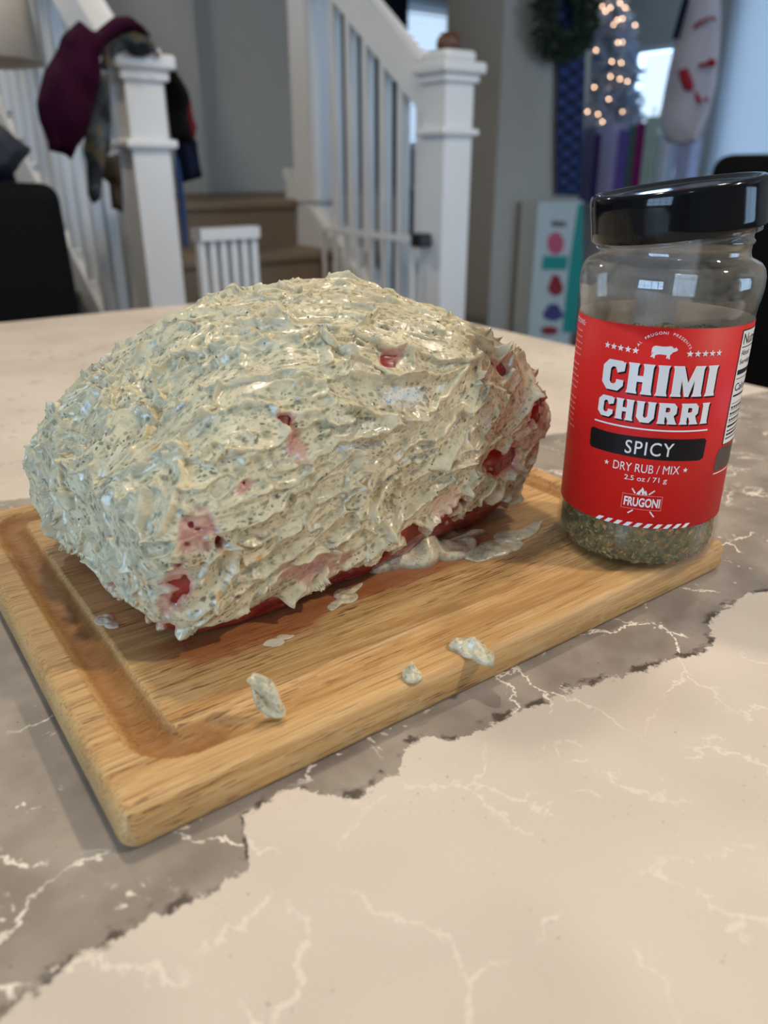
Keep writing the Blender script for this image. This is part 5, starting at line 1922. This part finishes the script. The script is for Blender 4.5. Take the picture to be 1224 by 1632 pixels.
# nutrition panel, turning out of sight on the right
printed('nutrition_panel', [rect(43.0, 92.0, 67.5, 125.2)], M_ink)
printed('nutrition_ground', [rect(43.6, 91.4, 68.1, 124.6)], M_wink, 0.00018)


def ntext(txt, x0, x1, y0, y1, **k):
    o = text('nutrition_line', txt, x0, x1, y0, y1, M_ink, **k)
    for q in o.data.vertices:
        r_ = math.hypot(q.co.x, q.co.y)
        q.co.x *= (RL + 0.00024) / r_
        q.co.y *= (RL + 0.00024) / r_


ntext('Nutrition Facts', 45.0, 88.0, 118.0, 123.2, bold=0.1)
ntext('About', 45.0, 55.0, 112.6, 115.2)
ntext('Serving size', 45.0, 66.0, 107.6, 110.8, bold=0.08)
ntext('Calories', 45.0, 66.0, 95.0, 99.0, bold=0.1)
for z0, z1 in ((116.4, 116.9), (103.2, 105.6), (101.0, 101.4), (92.2, 93.2), (88.6, 88.9), (85.4, 85.7), (82.2, 82.5), (79.0, 79.3), (76.6, 77.6)):
    printed('nutrition_rule', [rect(44.6, 90.4, z0, z1)], M_ink, 0.00024)
for k in range(5):
    z0 = 86.6 - 3.2 * k if k < 4 else 72.6
    printed('nutrition_small_print', [rect(45.0 + 2.6 * j, 46.9 + 2.6 * j, z0 - 0.35, z0 + 0.75) for j in range(9)], M_ink, 0.00024)
for k in range(3):
    printed('nutrition_small_print', [rect(45.0 + 2.2 * j, 46.8 + 2.2 * j, 74.6 - 2.0 * k - 0.3, 74.6 - 2.0 * k + 0.5) for j in range(10)], M_ink, 0.00024)
blob = [(39.2, 55.6), (40.4, 54.2), (44, 54.4), (60, 54.0), (75, 54.4), (76, 64.0), (74, 66.2), (44, 66.4), (41.0, 65.6), (40.2, 63.0)]
printed('dark_panel', [[(x * mm, y * mm) for x, y in blob]], M_brownink)
printed('panel_rule', [rect(39.6, 76, 52.6, 53.2)], M_wink)
# directions column on the left: only the ends of its lines show
text('directions_heading', 'DIRECTIONS:', -68.0, -44.2, 122.6, 125.2, bold=0.06)
rr3 = random.Random(4)
for k in range(16):
    z0 = 119.0 - 3.05 * k - (2.0 if k > 4 else 0) - (2.5 if k > 9 else 0)
    e = -44.6 - rr3.uniform(0, 3.0)
    x = -66.0
    words = []
    while x < e - 1.5:
        w = min(rr3.uniform(1.6, 4.2), e - x)
        words.append(rect(x, x + w, z0 - 0.1, z0 + 0.75))
        x += w + 0.8
    if words:
        printed('directions_small_print', words, M_pinkink)

# lid, set on crooked, with the clear shaker insert hanging below it
M_lid = NB('black_lid')
M_lid.base(srgb(16, 17, 20))
M_lid.set(rough=0.10, spec=0.28)
M_lid = M_lid.m
fw_h = Vector((math.sin(YAW), math.cos(YAW), 0))
LM = Matrix.Translation((0, 0, 0.1668)) @ Matrix.Rotation(math.radians(-8.3), 4, fw_h)
lp = [(0.0005, 0.0195), (0.028, 0.0195), (0.0345, 0.0200), (0.0362, 0.0212), (0.0385, 0.0215), (0.0398, 0.0208), (0.0404, 0.0192), (0.04055, 0.0150), (0.04055, 0.0120), (0.0405, 0.0085), (0.04055, 0.0050),
      (0.0406, 0.0006), (0.0402, 0.0), (0.0392, 0.0), (0.0390, 0.018), (0.0005, 0.018)]
lid = lathe('lid', lp, M_lid, jar, seg=128, mtx=LM)
ins = lathe('shaker_insert', [(0.0362, 0.012), (0.0368, 0.012), (0.0368, -0.0012), (0.0384, -0.0016), (0.0384, -0.0026), (0.0362, -0.0026)], M_pet, jar, seg=96, close=True, mtx=LM)
ins['label'] = 'clear plastic shaker insert under the lid'
